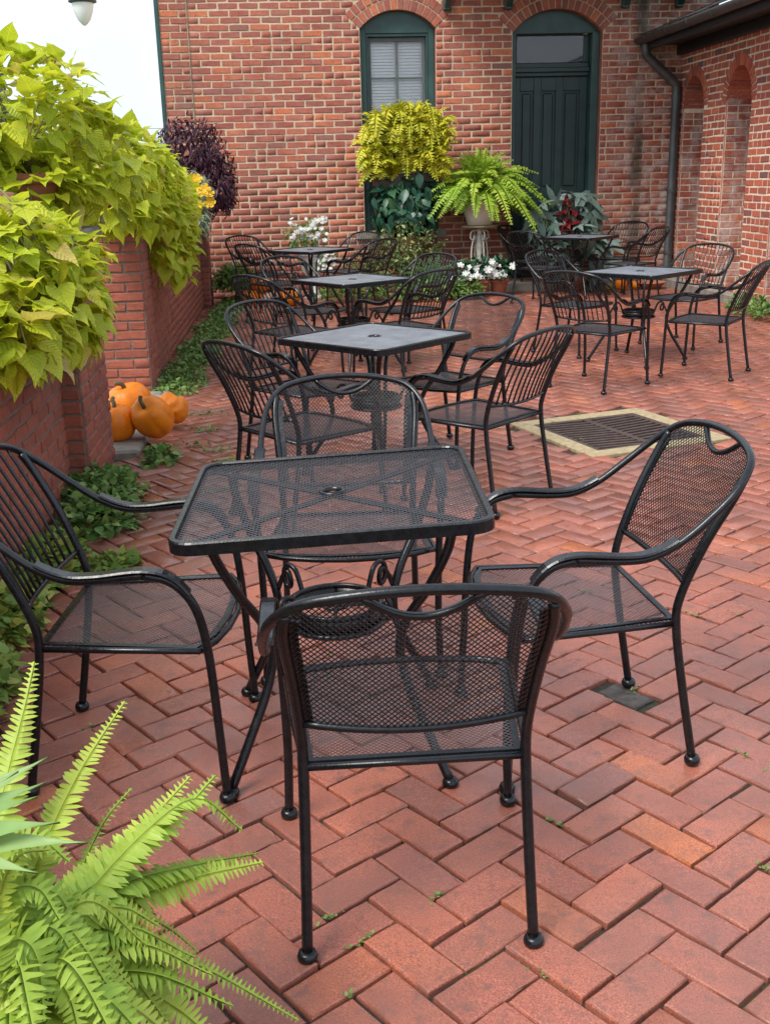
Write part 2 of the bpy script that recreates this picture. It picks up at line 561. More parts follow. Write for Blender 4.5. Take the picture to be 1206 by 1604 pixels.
MAT['field'] = M_plain("grass_field", (0.07, 0.10, 0.035), 0.95, 0, 0.3, 0.5)
MAT['lamp_glass'] = None


def M_glass():
    t = NT("window_glass")
    t.base((0.9, 0.95, 0.95)); t.rough(0.03)
    t.b.inputs['Transmission Weight'].default_value = 1.0
    t.b.inputs['IOR'].default_value = 1.45
    tr = t.node('BsdfTransparent')
    gl = t.node('BsdfGlossy'); gl.inputs['Roughness'].default_value = 0.03
    fr = t.node('Fresnel'); fr.inputs['IOR'].default_value = 1.5
    mx = t.node('MixShader')
    t.link(fr.outputs[0], mx.inputs[0]); t.link(tr.outputs[0], mx.inputs[1]); t.link(gl.outputs[0], mx.inputs[2])
    t.link(mx.outputs[0], t.out.inputs['Surface'])
    return t.m


MAT['glass'] = M_glass()
t_ = NT("dark_room"); t_.base((0.02, 0.02, 0.022)); t_.rough(0.9); MAT['dark'] = t_.m
t_ = NT("opal_globe"); t_.base((0.85, 0.86, 0.86)); t_.rough(0.25)
MAT['globe'] = t_.m

# ------------------------------------------------------------------ bricks
def ring_brick(L, H, D, rg, j=0.0025, ch=0.004, n=3, proud=0.0):
    """a worn brick: front (-y) ring, chamfer ring, back ring; centred, front at y = -proud"""
    def ring(ins, y, jit):
        a, b = L / 2 - ins, H / 2 - ins
        P = []
        for k in range(n): P.append((-a + 2 * a * k / n, -b))
        for k in range(2): P.append((a, -b + 2 * b * k / 2))
        for k in range(n): P.append((a - 2 * a * k / n, b))
        for k in range(2): P.append((-a, b - 2 * b * k / 2))
        return [(x + rg.uniform(-jit, jit), y + rg.uniform(-jit, jit) * 0.5, z + rg.uniform(-jit, jit)) for x, z in P]
    r0 = ring(ch, -proud, j); r1 = ring(0.0, -proud + ch, j); r2 = [(x, D, z) for x, y, z in r1]
    m = len(r0)
    vs = r0 + r1 + r2
    fs = [tuple(range(m))]
    for a in (0, m):
        for k in range(m):
            k2 = (k + 1) % m
            fs.append((a + k, a + m + k, a + m + k2, a + k2))
    return vs, fs


def lay_bricks(wall, items, L, H, joint, mat, proud=0.009, depth=0.02, n_sep=300, seed=1, name='brick', n_var=6, jit=0.003):
    """items = (s, z, length) of bricks in the wall's own frame; the n_sep that show largest are objects, the rest one part"""
    rg = random.Random(seed)
    lens = sorted({round(i[2], 2) for i in items})
    shapes = {}
    for ln in lens:
        k = n_var if ln > L * 0.8 else 3
        lst = []
        for q in range(k):
            vs, fs = ring_brick(ln - joint, H - joint, depth, rg, j=jit, ch=0.005, proud=proud)
            lst.append((vs, fs))
        shapes[ln] = lst
    bpy.context.view_layer.update()
    mw = wall.matrix_world.copy()
    scored = []
    for it in items:
        P = proj(mw @ Vector((it[0], 0, it[1])))
        a = 0
        if P and -20 < P[0] < 1226 and -20 < P[1] < 1624: a = it[2] / P[2] ** 2
        scored.append((a, it))
    scored.sort(key=lambda t: -t[0])
    meshes = {}
    rest = []
    flat = []; idx = {}
    for ln, lst in shapes.items():
        for q, s_ in enumerate(lst):
            idx[(ln, q)] = len(flat); flat.append(s_)
    for i, (a, it) in enumerate(scored):
        ln = round(it[2], 2); q = rg.randrange(len(shapes[ln]))
        loc = (it[0], rg.uniform(-0.003, 0.002), it[1] + rg.uniform(-0.002, 0.002))
        rot = (rg.uniform(-0.012, 0.012), rg.uniform(-0.008, 0.008), rg.uniform(-0.006, 0.006))
        if i < n_sep and a > 0:
            key = (ln, q)
            if key not in meshes:
                m = MB(); m.add(*shapes[ln][q]); meshes[key] = m.mesh(name, mat)
            link(name, meshes[key], wall, loc, rot)
        else:
            rest.append((idx[(ln, q)], Matrix.Translation(loc) @ Euler(rot).to_matrix().to_4x4()))
    if rest:
        o = link(name + '_courses', scatter_mesh(name + '_courses', flat, rest, mat), wall)
        tag(o, kind='stuff')


def courses(s0, s1, z0, z1, L, H, openings=(), seed=0, header=0.1, shear=0.0):
    """running bond with gaps for openings; an opening is a function z -> (a, b) or None"""
    rg = random.Random(seed)
    out = []
    nrow = int(round((z1 - z0) / H))
    for r in range(nrow):
        zc = z0 + (r + 0.5) * H
        free = [(s0, s1)]
        for op in openings:
            iv = op(zc)
            if not iv: continue
            nf = []
            for a, b in free:
                if iv[1] <= a or iv[0] >= b: nf.append((a, b)); continue
                if iv[0] > a: nf.append((a, iv[0]))
                if iv[1] < b: nf.append((iv[1], b))
            free = nf
        x = s0 - (L * 0.5 if r % 2 else 0.0) + rg.uniform(-0.015, 0.015)
        cuts = []
        while x < s1 + L:
            if rg.random() < header: cuts += [x, x + L / 2]
            else: cuts.append(x)
            x += L
        for a, b in free:
            cs = [c for c in cuts if a + 0.05 < c < b - 0.05]
            e = [a] + cs + [b]
            for p, q in zip(e[:-1], e[1:]):
                if q - p > 0.03: out.append(((p + q) / 2, zc, q - p))
    return out


def arch_op(c, a, zb, zs, rise, ring=0.0):
    """opening centred at c, half width a, from zb, springing at zs, segmental rise; ring = voussoir depth"""
    r = (a * a + rise * rise) / (2 * rise); cz = zs + rise - r; ro = r + ring
    def f(z):
        if z < zb: return None
        if z <= zs: return (c - a, c + a)
        d = ro * ro - (z - cz) ** 2
        if d <= 0: return None
        w = math.sqrt(d)
        if ring:
            # the arch ring ends at the springing angle
            th = math.asin(min(1, a / r)); w = min(w, ro * math.sin(th) if z <= cz + ro * math.cos(th) else w)
            if z < cz + ro * math.cos(th): w = a + (z - zs) * math.tan(th) if th < 1.5 else ro
        return (c - w, c + w)
    f.c, f.a, f.zb, f.zs, f.rise, f.r, f.cz = c, a, zb, zs, rise, r, cz
    return f


def arch_pts(op, n=14, dr=0.0):
    th = math.asin(min(1, op.a / op.r))
    if op.rise >= op.a * 0.999: th = math.pi / 2
    return [(op.c + (op.r + dr) * math.sin(t), op.cz + (op.r + dr) * math.cos(t)) for t in [-th + 2 * th * k / n for k in range(n + 1)]]


def wall_core(mb, s0, s1, z0, z1, ops, thick, rev=None):
    """front sheet of a wall with arched openings, plus their reveals"""
    ops = sorted(ops, key=lambda o: o.c)
    def quad(a, b, c, d):
        mb.add([(p[0], 0.0, p[1]) for p in (a, b, c, d)], [(0, 1, 2, 3)])
    x = s0
    for o in ops:
        quad((x, z0), (o.c - o.a, z0), (o.c - o.a, z1), (x, z1))
        if o.zb > z0: quad((o.c - o.a, z0), (o.c + o.a, z0), (o.c + o.a, o.zb), (o.c - o.a, o.zb))
        A = arch_pts(o)
        A[0] = (o.c - o.a, A[0][1]); A[-1] = (o.c + o.a, A[-1][1])
        for p, q in zip(A[:-1], A[1:]): quad(p, q, (q[0], z1), (p[0], z1))
        R = [(o.c - o.a, o.zb)] + A + [(o.c + o.a, o.zb)]
        for p, q in zip(R[:-1], R[1:]):
            (rev or mb).add([(p[0], 0, p[1]), (q[0], 0, q[1]), (q[0], thick, q[1]), (p[0], thick, p[1])], [(0, 1, 2, 3)])
        if o.zb > z0: mb.add([(o.c - o.a, 0, o.zb), (o.c + o.a, 0, o.zb), (o.c + o.a, thick, o.zb), (o.c - o.a, thick, o.zb)], [(0, 1, 2, 3)])
        x = o.c + o.a
    quad((x, z0), (s1, z0), (s1, z1), (x, z1))


def voussoirs(wall, op, depth, n, mat, rings=1, proud=0.012, joint=0.014, back=0.1, name='arch_brick'):
    th = math.asin(min(1, op.a / op.r))
    if op.rise >= op.a * 0.999: th = math.pi / 2
    for k in range(rings):
        r0 = op.r + k * depth + (joint if k else -0.005); r1 = op.r + (k + 1) * depth
        nn = n + 2 * k
        for i in range(nn):
            a0 = -th + 2 * th * i / nn; a1 = -th + 2 * th * (i + 1) / nn
            ja = joint / 2 / r0
            a0 += ja; a1 -= ja
            P = [(op.c + r * math.sin(a), op.cz + r * math.cos(a)) for r, a in ((r0, a0), (r0, a1), (r1, a1), (r1, a0))]
            cx = sum(p[0] for p in P) / 4; cz = sum(p[1] for p in P) / 4
            m = MB()
            pr = proud + rng.uniform(-0.003, 0.003)
            ins = [(cx + (x - cx) * 0.93, cz + (z - cz) * 0.93) for x, z in P]
            vs = [(x - cx, -pr, z - cz) for x, z in ins] + [(x - cx, -pr + 0.005, z - cz) for x, z in P] + [(x - cx, back, z - cz) for x, z in P]
            fs = [(0, 1, 2, 3)]
            for b in (0, 4):
                for e in range(4): fs.append((b + e, b + 4 + e, b + 4 + (e + 1) % 4, b + (e + 1) % 4))
            m.add(vs, fs)
            link(name, m.mesh(name, mat), wall, (cx, 0, cz))


# ------------------------------------------------------------------ ground and patio
m = MB()
m.add([(-3000, -3000, 0), (3000, -3000, 0), (3000, 3000, 0), (-3000, 3000, 0)], [(0, 1, 2, 3)])
tag(m.build('ground', MAT['field'], loc=(0, 0, -0.42)), kind='structure')
m = MB()
hp = []
for k in range(41):
    x = -900 + 45 * k
    hp.append((x, 1500, 18 + 14 * math.sin(k * 0.55) + 9 * math.sin(k * 1.3 + 1)))
vs = []
for x, y, z in hp: vs += [(x, y - 160, -1), (x, y, z + 8), (x, y + 300, -1)]
fs = []
for k in range(40):
    for e in range(2): fs.append((3 * k + e, 3 * k + 3 + e, 3 * k + 4 + e, 3 * k + 1 + e))
m.add(vs, fs)
tag(m.build('hills', MAT['hill'], smooth=True), kind='structure')

GC, GA, GS = Vector((1.42, 6.37)), R_(22), 0.475        # drain centre, turn, half size
patio = empty('brick_patio', W(0, 0, 0), PHI)
tag(patio, kind='structure')
hole = []
for a, b in ((-1, -1), (1, -1), (1, 1), (-1, 1)):
    x = GC.x + math.cos(GA) * a * 0.39 - math.sin(GA) * b * 0.39; y = GC.y + math.sin(GA) * a * 0.39 + math.cos(GA) * b * 0.39
    p = Vector((x, y, 0)); hole.append((p.dot(U), p.dot(V), -0.017))
m = MB()
m.add([(-1.6, -0.6, -0.017), (6.6, -0.6, -0.017), (6.6, 15.2, -0.017), (-1.6, 15.2, -0.017)] + hole,
      [(0, 1, 5, 4), (1, 2, 6, 5), (2, 3, 7, 6), (3, 0, 4, 7)])
m.build('joint_bed', MAT['joint'], patio)


def paver_shape(rg, detail, L=0.2055, B=0.1022, j=0.0068):
    n = 5 if detail else 1; mm = 3 if detail else 1
    def ring(ins, z, jit):
        a, b = L / 2 - j / 2 - ins, B / 2 - j / 2 - ins
        P = []
        for k in range(n): P.append((-a + 2 * a * k / n, -b))
        for k in range(mm): P.append((a, -b + 2 * b * k / mm))
        for k in range(n): P.append((a - 2 * a * k / n, b))
        for k in range(mm): P.append((-a, b - 2 * b * k / mm))
        return [(x + rg.uniform(-jit, jit), y + rg.uniform(-jit, jit), z + rg.uniform(-jit, jit) * 0.25) for x, y in P]
    jt = 0.0016 if detail else 0.001
    r0 = ring(0.0042, 0.0, jt); r1 = ring(0.0012, -0.0022, jt * 0.7); r2 = ring(0.0, -0.006, jt * 0.7)
    r3 = [(x, y, -0.03) for x, y, z in r2]
    if detail and rg.random() < 0.4:          # a chipped corner
        q = rg.choice((0, n, n + mm, 2 * n + mm))
        x, y, z = r0[q]; r0[q] = (x * 0.93, y * 0.86, -0.003)
        x, y, z = r1[q]; r1[q] = (x * 0.96, y * 0.93, -0.007)
    mcount = len(r0)
    vs = r0 + r1 + r2 + r3
    fs = [tuple(range(mcount))]
    for a in (0, mcount, 2 * mcount):
        for k in range(mcount):
            k2 = (k + 1) % mcount
            fs.append((a + k, a + mcount + k, a + mcount + k2, a + k2))
    return vs, fs


pv = random.Random(11)
near_shapes = [paver_shape(pv, True) for _ in range(14)]
far_shapes = [paver_shape(pv, False) for _ in range(6)]
AD = math.atan2(2.86287 - 2.74381, 0.94867 - 0.80828)       # long axis of one family of pavers
ea = Vector((math.cos(AD), math.sin(AD), 0)); eb = Vector((-math.sin(AD), math.cos(AD), 0))
PO = Vector((0.80828, 2.74381, 0)); MOD = 0.1036
pav = []
for i in range(-150, 160):
    for j in range(-150, 160):
        t4 = (i - j) % 4
        if t4 == 0: c = PO + ea * (MOD * (i + 1)) + eb * (MOD * (j + 0.5)); ang = AD
        elif t4 == 3: c = PO + ea * (MOD * (i + 0.5)) + eb * (MOD * (j + 1)); ang = AD + math.pi / 2
        else: continue
        u, v = c.dot(U), c.dot(V)
        if not (-1.35 < u < 5.3 and 0.55 < v < 14.6): continue
        if u < -1.0 and 6.0 < v < 8.0: continue
        d = Vector((c.x, c.y)) - GC
        la = abs(d.x * math.cos(GA) + d.y * math.sin(GA)); lb = abs(-d.x * math.sin(GA) + d.y * math.cos(GA))
        if max(la, lb) < GS + 0.03: continue
        P = proj(c)
        a = 0
        if P and -25 < P[0] < 1231 and P[1] < 1640: a = 1 / P[2] ** 3
        pav.append((a, c, ang))
pav.sort(key=lambda t: -t[0])


def dip(x, y):
    return 0.0022 * math.sin(1.9 * x + 0.7 * y) + 0.0022 * math.sin(1.3 * y - 0.9 * x + 2)


pmesh = []
for s_ in near_shapes:
    mm_ = MB(); mm_.add(*s_); pmesh.append(mm_.mesh('paver', MAT['paver']))
mm_ = MB(); mm_.add(*paver_shape(pv, True)); stone_m = mm_.mesh('filler_stone', M_plain('dark_filler_stone', (0.06, 0.048, 0.042), 0.75, 0, 0.6, 30, 0.004))
gf = ground(995, 1092); FILL = W(gf.x, gf.y).to_2d(); FILL = min((Vector((t[1].x, t[1].y)) for t in pav), key=lambda p: (p - FILL).length); filled = False
restp = []
for k, (a, c, ang) in enumerate(pav):
    d = (c - Vector((0, 0, 0))).length
    tilt = 0.012 if d < 6 else 0.008
    loc = Vector((c.dot(U) + pv.gauss(0, .0014), c.dot(V) + pv.gauss(0, .0014), dip(c.x, c.y) + pv.gauss(0, 0.0018) - 0.002))
    rot = Euler((pv.gauss(0, tilt * 1.3), pv.gauss(0, tilt * 0.7), ang - PHI + pv.gauss(0, 0.010) + (math.pi if pv.random() < 0.5 else 0)))
    if (Vector((c.x, c.y)) - Vector((-0.255, 1.79))).length < 0.07:      # the heaved paver by the front chair
        loc.z += 0.007; rot.x += 0.045
    for (hx, hy), rad in (((0.62, 2.62), 0.30), ((0.50, 2.35), 0.22), ((0.05, 2.25), 0.2), ((0.45, 2.0), 0.2)):   # loosened spots
        dd = (Vector((c.x - hx, c.y - hy))).length
        if dd < rad:
            w_ = 1 - dd / rad
            loc.x += pv.gauss(0, 0.004) * w_; loc.y += pv.gauss(0, 0.004) * w_; loc.z += abs(pv.gauss(0, 0.004)) * w_
            rot.x += pv.gauss(0, 0.03) * w_; rot.y += pv.gauss(0, 0.02) * w_; rot.z += pv.gauss(0, 0.02) * w_
    if (Vector((c.x, c.y)) - FILL).length < 0.05 and not filled:       # the hollow filled with a dark stone
        link('filler_stone', stone_m, patio, (loc.x, loc.y, -0.006), rot, (0.72, 0.95, 1)); filled = True; continue
    if a > 0 and k < 300:
        link('paver', pmesh[pv.randrange(len(pmesh))], patio, loc, rot)
    else:
        near = d < 6.5 and a > 0
        si = pv.randrange(len(near_shapes)) if near else len(near_shapes) + pv.randrange(len(far_shapes))
        restp.append((si, Matrix.Translation(loc) @ rot.to_matrix().to_4x4()))
tag(link('paver_field', scatter_mesh('paver_field', near_shapes + far_shapes, restp, MAT['paver']), patio), kind='stuff')

# storm drain
drain = empty('storm_drain', (GC.x, GC.y, 0), GA, 'square iron drain grate in a sandy concrete border set into the paving', 'drain')
m = MB()
for k, (x0, x1, y0, y1) in enumerate(((-GS, GS, -GS, -0.375), (-GS, GS, 0.375, GS), (-GS, -0.375, -0.3752, 0.3752), (0.375, GS, -0.3752, 0.3752))):
    m.cbox(x0, x1, y0, y1, -0.06, 0.004, 0.006)
m.build('concrete_border', MAT['concrete'], drain)
m = MB()
for x0, x1, y0, y1 in ((-.375, .375, -.375, -.34), (-.375, .375, .34, .375), (-.375, -.34, -.34, .34), (.34, .375, -.34, .34), (-.018, .018, -.34, .34)):
    m.cbox(x0, x1, y0, y1, -0.03, -0.001, 0.003)
m.build('grate_frame', MAT['iron'], drain)
for sx in (-1, 1):
    for k in range(12):
        y = -0.303 + 0.0551 * k
        m = MB()
        m.cbox(-0.162, 0.162, -0.0095, 0.0095, -0.028, 0.0, 0.003)
        m.build('grate_bar', MAT['iron'], drain, loc=(sx * 0.179, y, -0.003), rot=(0, 0, 0.13 * sx))
m = MB()
m.add([(-.38, -.38, -.38), (.38, -.38, -.38), (.38, .38, -.38), (-.38, .38, -.38), (-.38, -.38, -.03), (.38, -.38, -.03), (.38, .38, -.03), (-.38, .38, -.03)],
      [(0, 1, 2, 3), (0, 4, 5, 1), (1, 5, 6, 2), (2, 6, 7, 3), (3, 7, 4, 0)])
m.build('pit', MAT['pit'], drain)

# ------------------------------------------------------------------ main brick building (back wall)
LB, HB = 0.254, 0.082
ZT = 4.7
bu0, bu1 = -1.52, 5.6
bld = empty('brick_building', W(0, VW, 0), PHI, 'old red brick building with arched green window and dark green door', 'building')
win = arch_op(1.46, 0.48, 0.80, 3.27, 0.215)
door = arch_op(3.51, 0.585, 0.12, 3.20, 0.275)
winr = arch_op(1.46, 0.48, 0.80, 3.27, 0.215, 0.25)
doorr = arch_op(3.51, 0.585, 0.12, 3.20, 0.275, 0.25)
m = MB(); rv = MB(); wall_core(m, bu0 + 0.37, bu1, -0.4, ZT, [win, door], 0.34, rv)
wall = m.build('wall', MAT['mortar'], bld)
rv.build('reveal', MAT['brick_back'], wall)
its = courses(bu0 + 0.372, bu1, -0.02, ZT, LB, HB, [winr, doorr], 3, 0.1)
lay_bricks(wall, its, LB, HB, 0.0150, MAT['brick_back'], proud=0.0045, n_sep=290, seed=5)
voussoirs(wall, win, 0.122, 14, MAT['brick_back'], 2)
voussoirs(wall, door, 0.122, 17, MAT['brick_back'], 2)
# corner pilaster at the left, standing a little proud, with its green corner board
m = MB(); m.box(bu0 + 0.03, bu0 + 0.371, -0.02, 0.4, -0.4, ZT)
pil = m.build('corner_pilaster', MAT['mortar'], bld)
its = courses(bu0 + 0.03, bu0 + 0.371, -0.02, ZT, 0.235, HB, [], 9, 0.05)
lay_bricks(pil, its, 0.235, HB, 0.016, MAT['brick_back'], proud=0.027, depth=0.0, n_sep=60, seed=6)
m = MB(); m.cbox(bu0 - 0.02, bu0 + 0.028, -0.045, 0.30, -0.4, ZT, 0.004)
m.build('corner_board', MAT['green_paint'], bld)
m = MB(); m.box(bu0 - 0.01, bu0 + 0.03, 0.302, 9.0, -0.4, ZT); m.box(bu0, bu1, 0.6, 0.7, -0.4, ZT)
m.build('rear_walls', MAT['mortar'], bld)

# window
wr = empty('window', (0, 0, 0)); wr.parent = bld
fy = 0.10
m = MB()
zt = 3.225
A = arch_pts(win, 16, -0.004)
vs = [(x, fy, z) for x, z in A] + [(x, fy + 0.05, z) for x, z in A]
n = len(A)
low = [(x, fy, zt) for x, z in A] + [(x, fy + 0.05, zt) for x, z in A]
vs += low
fs = []
for k in range(n - 1):
    fs += [(2 * n + k, 2 * n + k + 1, k + 1, k), (2 * n + k, 3 * n + k, 3 * n + k + 1, 2 * n + k + 1)]
m.add(vs, fs)
m.cbox(0.982, 1.062, fy - 0.012, fy + 0.1, 0.80, 3.28, 0.006)
m.cbox(1.858, 1.938, fy - 0.012, fy + 0.1, 0.80, 3.28, 0.006)
m.cbox(1.062, 1.092, fy + 0.02, fy + 0.12, 0.80, zt - 0.002, 0.004)
m.cbox(1.828, 1.858, fy + 0.02, fy + 0.12, 0.80, zt - 0.002, 0.004)
m.cbox(1.06, 1.86, fy + 0.015, fy + 0.12, 3.185, zt - 0.004, 0.004)
m.build('window_frame', MAT['green_paint'], wr)
m = MB()
sy = fy + 0.07
m.cbox(1.094, 1.128, sy, sy + 0.04, 0.86, 3.18, 0.003); m.cbox(1.792, 1.826, sy, sy + 0.04, 0.86, 3.18, 0.003)
m.cbox(1.128, 1.792, sy + .001, sy + 0.039, 3.13, 3.18, 0.003); m.cbox(1.128, 1.792, sy + .001, sy + 0.039, 0.86, 0.92, 0.003)
m.cbox(1.446, 1.474, sy - 0.004, sy + 0.036, 0.92, 3.13, 0.003)
for z in (2.70, 2.03, 1.45): m.cbox(1.128, 1.792, sy + 0.002, sy + 0.034, z - 0.011 if z != 2.03 else z - .025, z + 0.011 if z != 2.03 else z + .025, 0.003)
m.build('sash', MAT['sash'], wr)
for x0, x1 in ((1.128, 1.446), (1.474, 1.792)):
    for z0, z1 in ((2.711, 3.13), (2.055, 2.689), (1.461, 2.005), (0.92, 1.439)):
        m = MB(); m.box(x0, x1, sy + 0.016, sy + 0.020, z0, z1); m.build('pane', MAT['glass'], wr)
for k in range(58):
    z = 0.95 + k * 0.0375
    m = MB(); m.add([(1.12, sy + 0.075, z), (1.80, sy + 0.075, z), (1.80, sy + 0.092, z + 0.033), (1.12, sy + 0.092, z + 0.033)], [(0, 1, 2, 3)])
    m.build('blind_slat', MAT['blind'], wr)
m = MB(); m.add([(0.95, 0.3, 0.7), (1.97, 0.3, 0.7), (1.97, 0.3, 3.6), (0.95, 0.3, 3.6)], [(0, 1, 2, 3)]); m.build('room_shade', MAT['blind'], wr)
m = MB(); m.cbox(0.86, 2.06, -0.06, 0.2, 0.70, 0.805, 0.012); m.build('sill', MAT['stone'], wr)

# door
dr = empty('door', (0, 0, 0)); dr.parent = bld
d0, d1 = 3.51 - 0.585, 3.51 + 0.585
fy = 0.13
m = MB()
A = arch_pts(door, 18, -0.004); n = len(A); zt = 3.20
vs = [(x, fy, z) for x, z in A] + [(x, fy, zt) for x, z in A] + [(x, fy + 0.05, zt) for x, z in A]
fs = []
for k in range(n - 1): fs += [(n + k, n + k + 1, k + 1, k), (n + k, 2 * n + k, 2 * n + k + 1, n + k + 1)]
m.add(vs, fs)
m.cbox(d0 + 0.002, d0 + 0.075, fy - 0.012, fy + 0.28, 0.12, 3.22, 0.006)
m.cbox(d1 - 0.10, d1 - 0.002, fy - 0.012, fy + 0.28, 0.12, 3.22, 0.006)
m.build('door_frame', MAT['green_paint'], dr)
m = MB()
ly = fy + 0.16
m.cbox(d0 + 0.077, d1 - 0.102, ly - 0.05, ly + 0.06, 2.69, 2.86, 0.01)
m.cbox(d0 + 0.077, d1 - 0.102, ly - 0.09, ly - 0.048, 2.74, 2.80, 0.008)
m.cbox(d0 + 0.077, d0 + 0.115, ly - 0.02, ly + 0.05, 2.862, 3.196, 0.004)
m.cbox(d1 - 0.17, d1 - 0.102, ly - 0.02, ly + 0.05, 2.862, 3.196, 0.004)
m.build('transom_bar', MAT['door_paint'], dr)
m = MB(); m.box(d0 + 0.115, d1 - 0.17, ly + 0.0, ly + 0.005, 2.862, 3.196); m.build('transom_pane', MAT['glass'], dr)
m = MB(); m.box(d0 + 0.08, d1 - 0.1, ly + 0.30, ly + 0.31, 2.6, 3.5); m.build('room_dark', MAT['dark'], dr)
lf0, lf1 = d0 + 0.079, d1 - 0.104
m = MB(); m.box(lf0, lf1, ly + 0.03, ly + 0.05, 0.14, 2.69)
m.build('door_leaf', MAT['door_paint'], dr)
pw = [(lf0 + 0.09, lf0 + 0.27), (lf0 + 0.37, lf0 + 0.565), (lf0 + 0.665, lf1 - 0.10)]
prev = lf0
for a, b in pw + [(lf1, None)]:
    m = MB(); m.cbox(prev, a, ly - 0.002, ly + 0.031, 0.14, 2.69, 0.004); m.build('door_stile', MAT['door_paint'], dr)
    prev = b
for a, b in pw:
    for z0, z1 in ((0.14, 0.36), (1.12, 1.28), (2.52, 2.69)):
        m = MB(); m.cbox(a, b, ly, ly + 0.031, z0, z1, 0.003); m.build('door_rail', MAT['door_paint'], dr)
    for z0, z1 in ((0.36, 1.12), (1.28, 2.52)):
        m = MB(); m.cbox(a + 0.03, b - 0.03, ly + 0.014, ly + 0.031, z0 + 0.03, z1 - 0.03, 0.012); m.build('door_panel', MAT['door_paint'], dr)
m = MB(); m.lathe([(0.012, 0), (0.014, 0.03), (0.03, 0.04), (0.034, 0.055), (0.022, 0.075), (0.0, 0.08)], 12)
m.build('knob', MAT['iron'], dr, True, loc=(lf1 - 0.05, ly, 1.1), rot=(R_(90), 0, 0))
m = MB(); m.cbox(d0 - 0.2, d1 + 0.2, -0.45, 0.36, -0.1, 0.12, 0.015); m.build('step', MAT['stone'], dr)

# porch eave over the door side, unseen above the frame and deepened to shade the wall; its brackets reach into view
m = MB(); m.cbox(1.95, bu1, -1.75, 0.0, 3.98, 4.06, 0.006); m.build('eave', MAT['green_paint'], bld)
m = MB(); m.add([(1.9, -1.83, 4.07), (bu1, -1.83, 4.07), (bu1, 0.0, 4.65), (1.9, 0.0, 4.65)], [(0, 1, 2, 3)]); m.build('eave_roof', MAT['slate'], bld)
for bx in (2.08, 2.86, 4.36, 5.06):
    m = MB()
    m.cbox(bx - 0.045, bx + 0.045, -0.10, -0.001, 3.46, 3.978, 0.008)
    m.sweep(spline([(bx, -0.09, 3.52), (bx, -0.30, 3.66), (bx, -0.62, 3.93)], 5), [(-.035, -.04), (.035, -.04), (.035, .04), (-.035, .04)])
    m.cbox(bx - 0.05, bx + 0.05, -0.75, -0.10, 3.93, 3.979, 0.006)
    m.build('bracket', MAT['green_paint'], bld)

# ------------------------------------------------------------------ right wing with arched niches
rw = empty('brick_wing', W(UR, VW, 0), PHI - R_(90), 'orange red brick wing with arched niches and a gutter at the right', 'building')
# own frame: x runs toward the camera (x = VW - v), outward is -y
ZE = 3.02
RL, RH = 0.235, 0.082
nic = []; nicr = []
for v0, v1 in ((13.755, 14.50), (12.316, 13.046), (10.88, 11.61), (9.44, 10.17)):
    c = VW - (v0 + v1) / 2; a = (v1 - v0) / 2
    nic.append(arch_op(c, a, 0.0, 2.605 - a, a)); nicr.append(arch_op(c, a, 0.0, 2.605 - a, a * 0.9999, 0.12))
m = MB(); rv = MB(); wall_core(m, -0.02, 6.2, -0.4, ZE, nic, 0.5, rv)
m.add([(-0.02, 0.48, -0.4), (6.2, 0.48, -0.4), (6.2, 0.48, ZE), (-0.02, 0.48, ZE)], [(0, 1, 2, 3)])
rwall = m.build('wall', MAT['mortar_right'], rw)
rv.build('reveal', MAT['brick_back'], rwall)


def niche_ring(o, ring=0.12):
    def f(z):
        if z < 0: return None
        if z <= o.cz: return (o.c - o.a, o.c + o.a)
        d = (o.a + ring) ** 2 - (z - o.cz) ** 2
        if d <= 0: return None
        w = math.sqrt(d); return (o.c - w, o.c + w)
    return f


its = courses(-0.02, 6.2, -0.02, ZE, RL, RH, [niche_ring(o) for o in nic], 13, 0.25)
lay_bricks(rwall, its, RL, RH, 0.017, MAT['brick_right'], proud=0.0045, n_sep=280, seed=15)
for o in nic[:3]: voussoirs(rwall, o, 0.12, 19, MAT['brick_right'], 1, back=0.46)
for o in nic[:3]:
    m = MB(); m.add([(0, 0.0, 0), (0.47, 0.0, 0), (0.47, 0.0, o.cz + o.a * 0.2), (0, 0.0, o.cz + o.a * 0.2)], [(0, 1, 2, 3)])
    # the jamb that faces the camera: its own frame has x pointing into the wall
    j = m.build('niche_jamb', MAT['mortar_right'], rw, loc=(o.c - o.a + 0.004, 0.012, 0), rot=(0, 0, R_(90)))
    its = courses(0.0, 0.46, -0.02, o.cz, LB, RH, [], 21, 0.05)
    lay_bricks(j, its, LB, RH, 0.012, MAT['brick_back'], proud=0.006, n_sep=90, seed=22)
# plinth, eave, gutter, roof
m = MB(); m.cbox(-0.02, 6.2, -0.16, -0.012, -0.1, 0.10, 0.012); m.build('plinth', MAT['stone'], rw)
m = MB(); m.box(0.0, 6.2, -0.46, 0.0, 3.02, 3.05); m.cbox(0.0, 6.2, -0.50, -0.461, 2.96, 3.12, 0.004); m.cbox(0.0, 6.2, -0.075, -0.012, 2.90, 3.018, 0.006)
m.build('fascia', M_plain("black_fascia_paint", (0.016, 0.018, 0.022), 0.5), rw)
m = MB()
prof = [(0.075 * math.sin(t), -0.075 * math.cos(t)) for t in [R_(-90 + 15 * k) for k in range(13)]] + [(0.068 * math.sin(t), -0.068 * math.cos(t)) for t in [R_(90 - 15 * k) for k in range(13)]]
m.sweep([(0.02, -0.58, 3.10), (6.2, -0.58, 3.10)], prof)
m.build('gutter', MAT['gutter'], rw, True)
